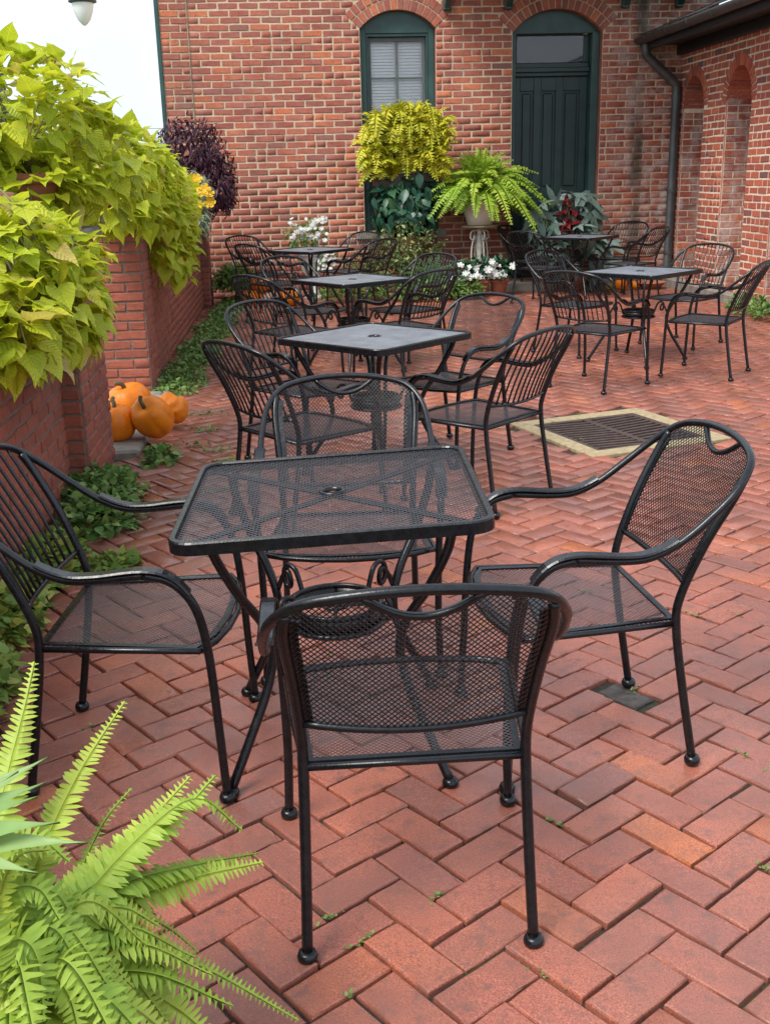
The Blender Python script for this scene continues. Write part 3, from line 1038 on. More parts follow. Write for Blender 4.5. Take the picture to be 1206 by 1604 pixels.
for k in range(8):
    m = MB()
    prof2 = [(0.081 * math.sin(t), -0.081 * math.cos(t)) for t in [R_(-90 + 15 * k2) for k2 in range(13)]]
    m.sweep([(0.45 + 0.72 * k, -0.58, 3.10), (0.475 + 0.72 * k, -0.58, 3.10)], prof2 + [(a * 0.93, b * 0.93) for a, b in prof2[::-1]])
    m.build('gutter_strap', MAT['gutter'], rw)
m = MB()
m.add([(0.0, -0.50, 3.17), (6.2, -0.50, 3.17), (6.2, 2.5, 4.35), (0.0, 2.5, 4.35)], [(0, 1, 2, 3)])
roof = m.build('roof', MAT['slate'], rw)
sl = random.Random(4)
for r in range(5):
    for k in range(22):
        x0 = k * 0.285 + (0.14 if r % 2 else 0)
        y0 = -0.56 + r * 0.24; zz = 3.155 + (y0 + 0.5) * 0.3933 + 0.012
        mm_ = MB(); mm_.cbox(0.003, 0.282, 0, 0.30, 0, 0.012, 0.002)
        mm_.build('slate', MAT['slate'], roof, loc=(x0, y0, zz + sl.uniform(0, 0.006)), rot=(math.atan(0.3933) - 0.03, 0, sl.uniform(-.01, .01)))
m = MB()
m.tube(spline([(0.12, -0.52, 3.06), (0.12, -0.515, 2.93), (0.115, -0.47, 2.86), (0.105, -0.14, 2.58), (0.10, -0.085, 2.50), (0.10, -0.08, 2.38)], 4) + [Vector((0.10, -0.08, 0.12)), Vector((0.10, -0.16, 0.04))], 0.058, 12)
m.build('downspout', MAT['gutter'], rw, True)
for z in (2.35, 1.2, 0.4):
    m = MB(); m.tube([(0.10, -0.08, z), (0.10, -0.08, z + 0.04)], 0.066, 12); m.build('pipe_clip', MAT['gutter'], rw)

# ------------------------------------------------------------------ left garden wall with piers and a gateway
gw = empty('garden_wall', W(UL, 5.0, 0), PHI + R_(90), 'low dark red brick garden wall with piers and a gateway along the left', 'wall')
# own frame: x = v - 5, outward (courtyard side) is -y
LL, LH = 0.213, 0.0685
WH = 1.166


def face(name, x0, x1, y, z1, rot, org, n_sep, seed, parent=gw, thick=0.35):
    """a brick face whose own frame starts at org with rotation rot"""
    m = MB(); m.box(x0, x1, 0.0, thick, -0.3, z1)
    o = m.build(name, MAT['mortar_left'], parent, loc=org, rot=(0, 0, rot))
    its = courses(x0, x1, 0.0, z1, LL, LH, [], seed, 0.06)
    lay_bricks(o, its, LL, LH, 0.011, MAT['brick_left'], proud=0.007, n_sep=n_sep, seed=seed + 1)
    return o


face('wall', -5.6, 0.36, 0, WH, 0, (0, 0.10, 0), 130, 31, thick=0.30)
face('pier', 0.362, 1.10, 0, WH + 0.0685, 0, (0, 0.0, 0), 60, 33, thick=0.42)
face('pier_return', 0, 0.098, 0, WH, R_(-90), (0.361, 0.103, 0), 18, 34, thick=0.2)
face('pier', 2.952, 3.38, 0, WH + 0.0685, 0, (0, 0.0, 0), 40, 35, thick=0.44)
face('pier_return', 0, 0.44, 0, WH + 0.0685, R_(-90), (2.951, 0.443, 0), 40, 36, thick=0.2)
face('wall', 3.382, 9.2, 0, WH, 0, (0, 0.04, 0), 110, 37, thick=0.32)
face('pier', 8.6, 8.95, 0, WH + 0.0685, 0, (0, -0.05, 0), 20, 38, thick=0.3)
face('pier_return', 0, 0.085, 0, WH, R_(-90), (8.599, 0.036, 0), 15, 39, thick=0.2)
for x0, x1, y0, y1, z in ((-5.6, 0.34, 0.06, 0.44, WH), (0.32, 1.14, -0.05, 0.47, WH + 0.07), (2.91, 3.42, -0.05, 0.49, WH + 0.07), (3.44, 9.3, 0.0, 0.40, WH)):
    m = MB(); m.cbox(x0, x1, y0, y1, z + 0.001, z + 0.055, 0.01); m.build('coping', MAT['stone'], gw)
m = MB(); m.cbox(1.105, 2.945, -0.14, 0.5, -0.1, 0.035, 0.015)
th = m.build('threshold_stone', MAT['stone'], gw)

#==PART3==
# ------------------------------------------------------------------ expanded metal mesh
def lattice(mb, inside, surf, x0, x1, y0, y1, a, b, w, h, step=0.004, seg=0.03):
    """two families of crossing strands x/a +- y/b = whole number, kept where inside(x, y); surf maps (x, y) to a point and normal"""
    for sgn in (1, -1):
        c0 = [x / a + sgn * y / b for x in (x0, x1) for y in (y0, y1)]
        for k in range(math.ceil(min(c0)), math.floor(max(c0)) + 1):
            # walk along the line by y
            ln = math.hypot(a, b)
            n = max(2, int((y1 - y0) / b * ln / step))
            run = []
            runs = []
            for i in range(n + 1):
                y = y0 + (y1 - y0) * i / n
                x = a * (k - sgn * y / b)
                if x0 <= x <= x1 and inside(x, y): run.append((x, y))
                elif run: runs.append(run); run = []
            if run: runs.append(run)
            for r in runs:
                if len(r) < 2: continue
                L = math.hypot(r[-1][0] - r[0][0], r[-1][1] - r[0][1])
                m = max(1, int(L / seg))
                P = [r[round(i * (len(r) - 1) / m)] for i in range(m + 1)]
                pts = []; nrm = []
                for x, y in P:
                    p, nn = surf(x, y); pts.append(Vector(p)); nrm.append(Vector(nn))
                vs = []
                for i in range(len(pts)):
                    t = (pts[min(i + 1, len(pts) - 1)] - pts[max(i - 1, 0)]).normalized()
                    s_ = t.cross(nrm[i]).normalized()
                    nn = nrm[i]
                    o_ = 0.0004 * sgn
                    for aa, bb in ((-w, o_ - h), (w, o_ - h), (w, o_ + h), (-w, o_ + h)): vs.append(pts[i] + s_ * aa + nn * bb)
                fs = []
                for i in range(len(pts) - 1):
                    for e in range(4): fs.append((4 * i + e, 4 * i + (e + 1) % 4, 4 * i + 4 + (e + 1) % 4, 4 * i + 4 + e))
                mb.add(vs, fs)


def inside_round(hx, hy, r):
    def f(x, y):
        dx, dy = abs(x) - (hx - r), abs(y) - (hy - r)
        if dx <= 0 or dy <= 0: return abs(x) <= hx and abs(y) <= hy
        return dx * dx + dy * dy <= r * r
    return f


def round_rect(hx, hy, r, z, k=6):
    P = []
    for cx, cy, a0 in ((hx - r, hy - r, 0), (-hx + r, hy - r, 90), (-hx + r, -hy + r, 180), (hx - r, -hy + r, 270)):
        for i in range(k + 1):
            a = R_(a0 + 90 * i / k); P.append((cx + r * math.cos(a), cy + r * math.sin(a), z))
    return P


# ------------------------------------------------------------------ table
TS = 0.371


def make_table(fine=False):
    t = empty('patio_table', (0, 0, 0))
    m = MB()
    m.sweep(round_rect(TS - 0.008, TS - 0.008, 0.05, 0.716), [(-.009, -.017), (.009, -.017), (.009, .011), (.006, .015), (-.006, .015), (-.009, .011)], closed=True, ups=(0, 0, 1))
    m.build('table_rim', MAT['metal'], t)
    m = MB()
    ins = inside_round(TS - 0.010, TS - 0.010, 0.048)
    lattice(m, lambda x, y: ins(x, y) and x * x + y * y > 0.03 ** 2, lambda x, y: ((x, y, 0.722), (0, 0, 1)), -TS, TS, -TS, TS, *((0.0085, 0.0085, 0.0021, 0.0006) if fine else (0.0162, 0.0162, 0.00082, 0.0006)), seg=9)
    m.build('table_mesh', MAT['table_mesh' if fine else 'mesh'], t)
    m = MB()
    m.lathe([(0.024, 0.0), (0.034, 0.0), (0.036, 0.006), (0.032, 0.012), (0.024, 0.010), (0.024, 0.0)], 20, (0, 0, 0.716), caps=False)
    m.build('umbrella_hole_ring', MAT['metal'], t, True)
    for a in (45, 135):
        d = Vector((math.cos(R_(a)), math.sin(R_(a)), 0))
        m = MB(); m.sweep([d * -0.47 + Vector((0, 0, 0.711)), d * 0.47 + Vector((0, 0, 0.711))], [(-.013, -.003 - (a == 45) * .001), (.013, -.003 - (a == 45) * .001), (.013, .003), (-.013, .003)], ups=(0, 0, 1))
        m.build('strap', MAT['metal'], t)
    for sx in (-1, 1):
        for sy in (-1, 1):
            m = MB()
            P = [(0.29 * sx, 0.30 * sy, 0.706), (0.278 * sx, 0.275 * sy, 0.64), (0.235 * sx, 0.23 * sy, 0.53), (0.185 * sx, 0.18 * sy, 0.43), (0.165 * sx, 0.16 * sy, 0.34), (0.185 * sx, 0.182 * sy, 0.24), (0.235 * sx, 0.235 * sy, 0.12), (0.283 * sx, 0.283 * sy, 0.012)]
            m.tube(P, 0.0125, 10, smooth=5)
            lg = m.build('leg', MAT['metal'], t, True)
            m = MB(); m.lathe([(0.016, 0), (0.021, 0.003), (0.022, 0.012), (0.017, 0.02), (0.012, 0.022)], 12, (0.283 * sx, 0.283 * sy, 0)); m.build('foot', MAT['metal'], lg, True)
    for z, r_, rr in ((0.41, 0.125, 0.008), (0.36, 0.13, 0.008)):
        m = MB(); m.tube([(r_ * math.cos(2 * math.pi * k / 28), r_ * math.sin(2 * math.pi * k / 28), z) for k in range(28)], rr, 8, closed=True); m.build('ring', MAT['metal'], t, True)
    m = MB(); m.lathe([(0.121, 0), (0.126, 0), (0.126, 0.045), (0.121, 0.045), (0.121, 0)], 28, (0, 0, 0.363), caps=False)
    m.tube([(-0.12, 0, 0.40), (0.12, 0, 0.40)], 0.005, 6); m.tube([(0, -0.12, 0.401), (0, 0.12, 0.401)], 0.005, 6)
    m.tube([(0.035 * math.cos(2 * math.pi * k / 16), 0.035 * math.sin(2 * math.pi * k / 16), 0.402) for k in range(16)], 0.005, 6, closed=True)
    m.build('ring_band', MAT['metal'], t, True)
    for k in range(4):
        a = R_(45 + 90 * k)
        rot = Matrix.Rotation(a, 4, 'Z')
        P = [(0.125, 0, 0.385), (0.135, 0, 0.42), (0.155, 0, 0.465), (0.185, 0, 0.475), (0.203, 0, 0.45), (0.196, 0, 0.415), (0.180, 0, 0.41), (0.176, 0, 0.43), (0.188, 0, 0.455), (0.212, 0, 0.43), (0.232, 0, 0.39)]
        m = MB(); m.tube([rot @ Vector(p) for p in P], 0.0075, 7, smooth=4)
        m.build('scroll', MAT['metal'], t, True)
    return t


# ------------------------------------------------------------------ chairs
HOOP = [(.287, .10, .622), (.288, -.02, .611), (.288, -.09, .615), (.287, -.16, .645), (.282, -.235, .70), (.265, -.312, .765), (.215, -.367, .818), (.12, -.393, .842), (0, -.40, .850)]
FRONT = [(.274, .259, .010), (.268, .25, .20), (.272, .238, .42), (.281, .215, .54), (.286, .165, .603), (.287, .10, .622)]
STILE = [(.2315, -.259, .010), (.226, -.225, .20), (.222, -.196, .39), (.2225, -.202, .48), (.232, -.255, .62), (.242, -.315, .735), (.236, -.348, .795)]


def mir(P): return [(-x, y, z) for x, y, z in P]


HOOP_S = spline(HOOP, 6)
STILE_S = spline(STILE, 8)


def hoop_z(x):
    x = abs(x)
    for p, q in zip(HOOP_S[:-1], HOOP_S[1:]):
        if q.x <= x <= p.x and p.z > 0.70: return p.z + (q.z - p.z) * (p.x - x) / max(1e-6, p.x - q.x)
    return 0.70


def stile_at(z):
    for p, q in zip(STILE_S[:-1], STILE_S[1:]):
        if p.z <= z <= q.z: t = (z - p.z) / max(1e-6, q.z - p.z); return p.x + (q.x - p.x) * t, p.y + (q.y - p.y) * t
    e, d = STILE_S[-1], STILE_S[-1] - STILE_S[-2]
    return e.x, e.y + d.y / d.z * (z - e.z)


def back_surf(x, z):
    xs, ys = stile_at(z)
    y = ys - 0.030 * max(0, 1 - (x / xs) ** 2)
    d = 0.004
    xs2, ys2 = stile_at(z + d); y2 = ys2 - 0.030 * max(0, 1 - (x / xs2) ** 2)
    slope = (y2 - y) / d; sx_ = 2 * 0.030 * x / xs ** 2
    return (x, y, z), Vector((-sx_, 1, -slope)).normalized()


def bottom_z(x): return 0.50 + 0.012 * (x / 0.222) ** 2


def handle_z(x): return 0.792 + 0.05 * (x / 0.105) ** 2


def seat_front(x): return 0.225 + 0.045 * (1 - (x / 0.262) ** 2)


def seat_half(y): return 0.213 + (y + 0.195) * (0.252 - 0.213) / 0.42


def make_chair(kind):
    t = empty('patio_chair', (0, 0, 0))
    for s in (1, -1):
        f = FRONT if s > 0 else mir(FRONT)
        m = MB(); m.tube(f, 0.0110, 10, smooth=6); lg = m.build('leg', MAT['metal'], t, True)
        m = MB(); m.lathe([(0.015, 0), (0.020, 0.002), (0.0215, 0.012), (0.018, 0.021), (0.012, 0.023)], 14, (s * .274, .259, 0)); m.build('foot', MAT['metal'], lg, True)
    for s in (1, -1):
        f = STILE if s > 0 else mir(STILE)
        m = MB(); m.tube(f, 0.0114, 10, smooth=6); lg = m.build('leg', MAT['metal'], t, True)
        m = MB(); m.lathe([(0.015, 0), (0.020, 0.002), (0.0215, 0.012), (0.018, 0.021), (0.012, 0.023)], 14, (s * .2315, -.259, 0)); m.build('foot', MAT['metal'], lg, True)
    m = MB(); full = HOOP + mir(HOOP[:-1])[::-1]
    m.tube(full, 0.0103, 10, smooth=6); m.build('hoop', MAT['metal'], t, True)
    for s in (1, -1):
        P = FRONT[3:] + HOOP[1:5]
        P = spline([(x * s, y, z) for x, y, z in P], 5)
        T_ = []
        for i in range(len(P)):
            d = (P[min(i + 1, len(P) - 1)] - P[max(0, i - 1)]).normalized()
            n_ = Vector((0, d.z, -d.y)) if d.y < 0 else Vector((0, -d.z, d.y))
            n_ = Vector((0, -d.z, d.y)); n_ = n_ if n_.z > 0 else -n_
            T_.append(P[i] + n_ * 0.0135)
        m = MB(); m.sweep(T_[2:-5], [(-.017, -.0025), (.017, -.0025), (.018, 0.0), (.014, .004), (-.014, .004), (-.018, 0.0)], ups=(0, 0.35, 1))
        m.build('armrest', MAT['metal'], t)
    # seat
    m = MB()
    rim = [(-.222, -.196, .405)] + [(.222, -.196, .405), (.245, .02, .409), (.262, .215, .412)] + [(x, seat_front(x), .412 - 0.006 * (1 - (x / .262) ** 2)) for x in (.2, .1, 0, -.1, -.2)] + [(-.262, .215, .412), (-.245, .02, .409)]
    m.tube(rim, 0.0085, 8, closed=True); m.build('seat_frame', MAT['metal'], t, True)
    m = MB()
    ins2 = lambda x, y: -0.188 < y < seat_front(x) - 0.006 and abs(x) < seat_half(y) + 0.004
    lattice(m, ins2, lambda x, y: ((x, y, 0.411 - 0.008 * max(0, 1 - (x / .25) ** 2 - ((y - .02) / .25) ** 2)), (0, 0, 1)), -.27, .27, -.2, .28, 0.0122, 0.0128, 0.00068, 0.0006, seg=0.12)
    m.build('seat_mesh', MAT['mesh'], t)
    m = MB()
    E = [(x, y, .414) for x, y in [(-.207, -.186), (.207, -.186), (.245, .205)] + [(x, seat_front(x) - 0.018) for x in (.17, .06, -.06, -.17)] + [(-.245, .205)]]
    m.sweep(E, [(-.009, -.002), (.009, -.002), (.009, .003), (-.009, .003)], closed=True, ups=(0, 0, 1)); m.build('seat_trim', MAT['metal'], t)
    # back
    if kind == 'mesh':
        m = MB()
        pts = [back_surf(x, bottom_z(x))[0] for x in [(-.222 + .444 * k / 12) for k in range(13)]]
        m.tube(pts, 0.0085, 8); m.build('back_rail', MAT['metal'], t, True)
        hx = 0.0
        for k in range(200):
            hx = 0.085 + 0.0005 * k
            if handle_z(hx) >= hoop_z(hx) - 0.004: break
        xs = [(-hx + 2 * hx * k / 16) for k in range(17)]
        m = MB(); m.tube([back_surf(x, min(handle_z(x), hoop_z(x) - 0.002))[0] for x in xs], 0.0078, 8); m.build('hand_grip_bar', MAT['metal'], t, True)
        m = MB()
        def inb(x, z):
            if z < bottom_z(x) or abs(x) > stile_at(z)[0] + 0.002: return False
            if z > hoop_z(x): return False
            if abs(x) < hx and z > handle_z(x): return False
            return True
        lattice(m, inb, back_surf, -.25, .25, 0.49, 0.86, 0.0122, 0.0126, 0.00088, 0.0007, seg=0.035)
        m.build('back_mesh', MAT['metal'], t)
        m = MB()
        for s in (1, -1):
            m = MB()
            P = []
            for k in range(9):
                z = 0.51 + 0.27 * k / 8; xs_, ys_ = stile_at(z); P.append((s * (xs_ - 0.019), back_surf(xs_ - 0.019, z)[0][1] + .004, z))
            m.sweep(P, [(-.008, -.0025), (.008, -.0025), (.008, .0025), (-.008, .0025)], ups=(0, 1, 0)); m.build('mesh_trim', MAT['metal'], t)
    else:
        m = MB()
        pts = [back_surf(x, bottom_z(x))[0] for x in [(-.222 + .444 * k / 12) for k in range(13)]]
        m.tube(pts, 0.0075, 8); m.build('back_rail', MAT['metal'], t, True)
        for k in range(-5, 6):
            xb = k * 0.0365; xt = k * 0.0395
            P = []
            zt_ = hoop_z(xt)
            for i in range(7):
                f = i / 6; x = xb + (xt - xb) * f; z = bottom_z(xb) + (zt_ - bottom_z(xb)) * f
                p = Vector(back_surf(x, z)[0])
                P.append(p)
            # meet the hoop
            hp_ = min(HOOP_S, key=lambda h: abs(h.x - abs(xt)) + (0 if h.z > .7 else 9))
            P[-1] = Vector((xt, hp_.y, hp_.z))
            m = MB(); m.tube(P, 0.0043, 6); m.build('slat', MAT['metal'], t, True)
    return t


TABLES = [  # world x, y, turn, label
    (-0.141, 2.72, 2.165, 'nearest black metal mesh table in the foreground with umbrella hole'),
    (-0.032, 5.552, 48.13, 'second black table from the front, just behind the foreground set'),
    (-0.214, 8.753, 39.43, 'black table in the middle of the left row, third from the front'),
    (-0.776, 12.50, 50.9, 'farthest black table of the left row, in front of the white flowers'),
    (2.11, 8.854, 43.5, 'black table at the right beyond the drain grate'),
    (2.50, 13.75, 48.6, 'farthest black table at the right, in front of the silver leaved plant')]
proto_t = make_table()
fine_t = make_table(True)
for i, (x, y, a, lab) in enumerate(TABLES):
    o = proto_t if i == 0 else (fine_t if i == 1 else copy_tree(fine_t))
    o.location = (x, y, 0.0); o.rotation_euler = (0, 0, R_(a))
    if i == 0:                                  # its top sits a little askew
        tl = Euler((0, R_(-2.4), 0)).to_matrix(); pv_ = Vector((0, 0, 0.716))
        for ch in o.children:
            if ch.name.split('.')[0] in ('table_rim', 'table_mesh', 'umbrella_hole_ring', 'strap'):
                ch.rotation_euler = (0, R_(-2.4), 0); ch.location = pv_ - tl @ pv_ + Vector((0.004, 0, 0.002)); ch.scale = (1.035, 1, 1)
    tag(o, lab, 'table', 'black metal patio tables')

SLAT, MESH = make_chair('slat'), make_chair('mesh')
used = {}


def chair(kind, x, y, yaw, label):
    p = SLAT if kind == 's' else MESH
    if kind in used: o = copy_tree(p)
    else: o = p; used[kind] = 1
    o.location = (x, y, 0); o.rotation_euler = (0, 0, R_(yaw))
    tag(o, label, 'chair', 'black metal patio chairs')
    return o


chair('m', 0.035, 2.082, 3.8, 'mesh back armchair nearest the viewer, seen from behind at the front table')
chair('m', 0.512, 2.722, 98.3, 'mesh back armchair at the right side of the front table')
chair('s', -0.672, 2.682, -91.3, 'slat back armchair at the left side of the front table, cut by the frame edge')
chair('m', -0.118, 3.33, 182.0, 'mesh back armchair facing the viewer behind the front table')
chair('s', -0.37, 4.85, 312, 'slat back armchair at the near left side of the second table')
chair('s', -0.42, 5.9, 230, 'slat back armchair at the far left side of the second table')
chair('m', 0.38, 5.95, 135, 'mesh back armchair at the far right side of the second table')
chair('s', 0.47, 5.05, 48, 'slat back armchair at the near right side of the second table by the drain')
chair('s', -0.66, 8.1, 315, 'slat back armchair at the near left side of the middle table in the left row')
chair('s', -0.6, 9.42, 225, 'slat back armchair at the far left side of the middle table in the left row')
chair('s', 0.24, 9.33, 132, 'slat back armchair at the far right side of the middle table in the left row')
chair('s', 0.16, 8.2, 44, 'slat back armchair at the near right side of the middle table in the left row')
chair('s', -1.4, 13.12, 226, 'slat back armchair at the far left of the farthest left table')
chair('s', -1.12, 11.92, 314, 'slat back armchair at the near left of the farthest left table')
chair('s', -0.4, 13.35, 138, 'slat back armchair at the far right of the farthest left table by the wall')
chair('s', -0.22, 12.25, 48, 'slat back armchair at the near right of the farthest left table')
chair('s', 1.575, 7.82, 316, 'slat back armchair at the near left of the right hand table')
chair('s', 1.68, 9.38, 224, 'slat back armchair at the far left of the right hand table')
chair('s', 2.72, 9.7, 132, 'slat back armchair at the right hand table by the brick niches')
chair('s', 2.49, 8.19, 56.5, 'slat back armchair at the right hand table, cut by the right frame edge')
chair('m', 1.95, 14.15, 236, 'dark mesh back armchair left of the farthest right table, beside the fern pot')
chair('s', 1.93, 13.12, 318, 'slat back armchair at the near left of the farthest right table')
chair('s', 3.08, 14.3, 135, 'slat back armchair at the far right of the farthest right table by the downspout')
chair('s', 3.08, 13.38, 46, 'slat back armchair at the near right of the farthest right table')

# ------------------------------------------------------------------ leaves and plants
def leaf_shape(edge, mid, fold=0.15, droop=0.25, wave=0.0, rg=None):
    """a leaf of unit length along +x, face up; edge = [(x, half width)], mid = [x]"""
    rg = rg or rng
    k = len(edge)
    vs = []
    def zz(x, y): return -droop * max(0, x) ** 2 + fold * abs(y) + (wave * math.sin(9 * x + 3 * abs(y)) * abs(y) * 2 if wave else 0)
    for x in mid: vs.append((x, 0, zz(x, 0)))
    for sgn in (1, -1):
        for x, w in edge: vs.append((x, sgn * w, zz(x, sgn * w) + rg.uniform(-wave, wave) * 0.15))
    fs = []
    n = len(mid)
    for e, off in enumerate((n, n + k)):
        for i in range(max(k, n) - 1):
            a, b = min(i, n - 1), min(i + 1, n - 1)
            c, d = off + min(i, k - 1), off + min(i + 1, k - 1)
            f = [a, c, d, b] if e else [a, b, d, c]
            f2 = []
            for q in f:
                if q not in f2: f2.append(q)
            if len(f2) > 2: fs.append(tuple(f2))
    # close the tip
    return vs, fs


def heart(rg):
    lob = rg.uniform(0.0, 0.05)
    e = [(0.0, 0.0), (-0.11, 0.10), (-0.15, 0.24), (-0.09, 0.37), (0.05, 0.455 + lob), (0.20, 0.47 + lob), (0.36, 0.415), (0.52, 0.315), (0.68, 0.205), (0.82, 0.10), (0.92, 0.04), (1.0, 0.0)]
    e = [e[0]] + [(x + rg.uniform(-.008, .008), w * rg.uniform(0.97, 1.03)) for x, w in e[1:-1]] + [(1.0, 0.0)]
    return leaf_shape(e, [0.0, 0.005, 0.02, 0.05, 0.12, 0.22, 0.36, 0.52, 0.68, 0.82, 0.92, 1.0], rg.uniform(0.06, 0.30), rg.uniform(0.1, 0.5), rg.uniform(0.04, 0.16), rg)


def oval(rg, w=0.26, fold=0.2, droop=0.25):
    e = [(0.0, 0.01), (0.2, w * 0.8), (0.45, w), (0.72, w * 0.62), (1.0, 0.0)]
    return leaf_shape(e, [0.0, 0.2, 0.45, 0.72, 1.0], fold, droop, 0.0, rg)


def palmate(rg):
    """a lobed leaf"""
    pts = []
    lobes = [(-100, .55), (-52, .8), (0, 1.0), (52, .8), (100, .55)]
    an = []
    for i, (a, r) in enumerate(lobes):
        an += [(a - 13, r * 0.62), (a, r), (a + 13, r * 0.62)]
        if i < 4: an.append((a + 25, 0.30))
    vs = [(0, 0, 0.05)]
    for a, r in an:
        x, y = r * math.cos(R_(a)), r * math.sin(R_(a))
        vs.append((x, y, -0.35 * r * r + rg.uniform(-.03, .03)))
    fs = [(0, i, i + 1) for i in range(1, len(an))]
    return vs, fs


def orient(d, up, roll=0.0):
    """rotation whose x is d and whose z leans to up"""
    d = Vector(d).normalized()
    z = Vector(up) - d * Vector(up).dot(d)
    if z.length < 1e-5: z = d.orthogonal()
    z.normalize()
    y = z.cross(d)
    m = Matrix((d, y, z)).transposed().to_4x4()
    return m @ Matrix.Rotation(roll, 4, 'X')


def rand_dir(rg):
    z = rg.uniform(-1, 1); a = rg.uniform(0, 2 * math.pi); r = math.sqrt(1 - z * z)
    return Vector((r * math.cos(a), r * math.sin(a), z))


lf = random.Random(21)
HEARTS = [heart(lf) for _ in range(8)]
OVALS = [oval(lf, lf.uniform(0.2, 0.3), lf.uniform(.1, .3), lf.uniform(.1, .4)) for _ in range(5)]
NARROW = [oval(lf, lf.uniform(0.09, 0.13), lf.uniform(.1, .3), lf.uniform(.2, .6)) for _ in range(5)]
ROUND = [oval(lf, 0.42, 0.1, 0.2) for _ in range(4)]
PALM = [palmate(lf) for _ in range(5)]


def blob_points(blobs, n, rg, shell=0.62, low=-0.75):
    """points through the outer part of ellipsoids (centre, radii) with outward directions"""
    vol = [b[1][0] * b[1][1] + b[1][1] * b[1][2] + b[1][0] * b[1][2] for b in blobs]
    tot = sum(vol); out = []
    for b, v_ in zip(blobs, vol):
        for _ in range(int(n * v_ / tot)):
            d = rand_dir(rg)
            while d.z < low: d = rand_dir(rg)
            k = (shell + (1 - shell) * rg.random() ** 0.6) * rg.uniform(0.92, 1.1)
            c, r = Vector(b[0]), b[1]
            p = c + Vector((d.x * r[0], d.y * r[1], d.z * r[2])) * k
            nn = Vector((d.x / r[0], d.y / r[1], d.z / r[2])).normalized()
            out.append((p, nn, d))
    return out


def leafy(name, root, shapes, pts, size, mat, rg, hang=0.5, face_up=0.6, sep=0, part='leaf', rest='foliage', jit=0.5):
    """leaves at points; the sep nearest the camera are parts of their own"""
    X = []
    inv = root.matrix_world.inverted()
    for p, nn, d in pts:
        s_ = size * rg.uniform(0.6, 1.25)
        dirv = nn * (1 - hang) + Vector((0, 0, -hang)) + Vector((rg.uniform(-1, 1), rg.uniform(-1, 1), rg.uniform(-1, 1))) * jit
        up = nn * (1 - face_up) + Vector((0, 0, 1)) * face_up + Vector((rg.uniform(-1, 1), rg.uniform(-1, 1), rg.uniform(-1, 1))) * 0.3
        M_ = Matrix.Translation(W(*p)) @ orient(U * dirv.x + V * dirv.y + Vector((0, 0, dirv.z)), U * up.x + V * up.y + Vector((0, 0, up.z))) @ Matrix.Diagonal((s_, s_ * rg.uniform(0.85, 1.15), s_, 1)) @ Matrix.Translation((-0.35, 0, 0))
        X.append((rg.randrange(len(shapes)), inv @ M_))
    if sep:
        cam_p = root.matrix_world.inverted() @ Vector((0, 0, CAM_H))
        order = sorted(range(len(X)), key=lambda i: (X[i][1].translation - cam_p).length)
        ms = []
        for s_ in shapes:
            mm_ = MB(); mm_.add(*s_); ms.append(mm_.mesh(part, mat, True))
            if mat.name.startswith('lime_vine'): leaf_attr(ms[-1], s_[0])
        for i in order[:sep]:
            o = link(part, ms[X[i][0]], root); o.matrix_basis = X[i][1]
        X = [X[i] for i in order[sep:]]
    if X:
        o = link(rest, scatter_mesh(rest, shapes, X, mat, True), root)
        tag(o, kind='stuff') if sep else None


def plant(name, u, v, z, label, cat, group=None):
    o = empty(name, W(u, v, z), PHI, label, cat, group)
    bpy.context.view_layer.update()
    return o


def pot_mesh(mb, r, h, rim=0.012, z=0.0):
    mb.lathe([(r * 0.68, z), (r * 0.92, z + h * 0.8), (r * 0.93, z + h * 0.82), (r + rim, z + h * 0.83), (r + rim, z + h), (r * 0.9, z + h), (r * 0.86, z + h * 0.88), (0.001, z + h * 0.86)], 24)


def stems(root, paths, r, mat, name='stem'):
    m = MB()
    inv = root.matrix_world.inverted()
    for P in paths: m.tube([inv @ W(*p) for p in spline(P, 4)], r, 5)
    o = m.build(name, mat, root, True)
    return o


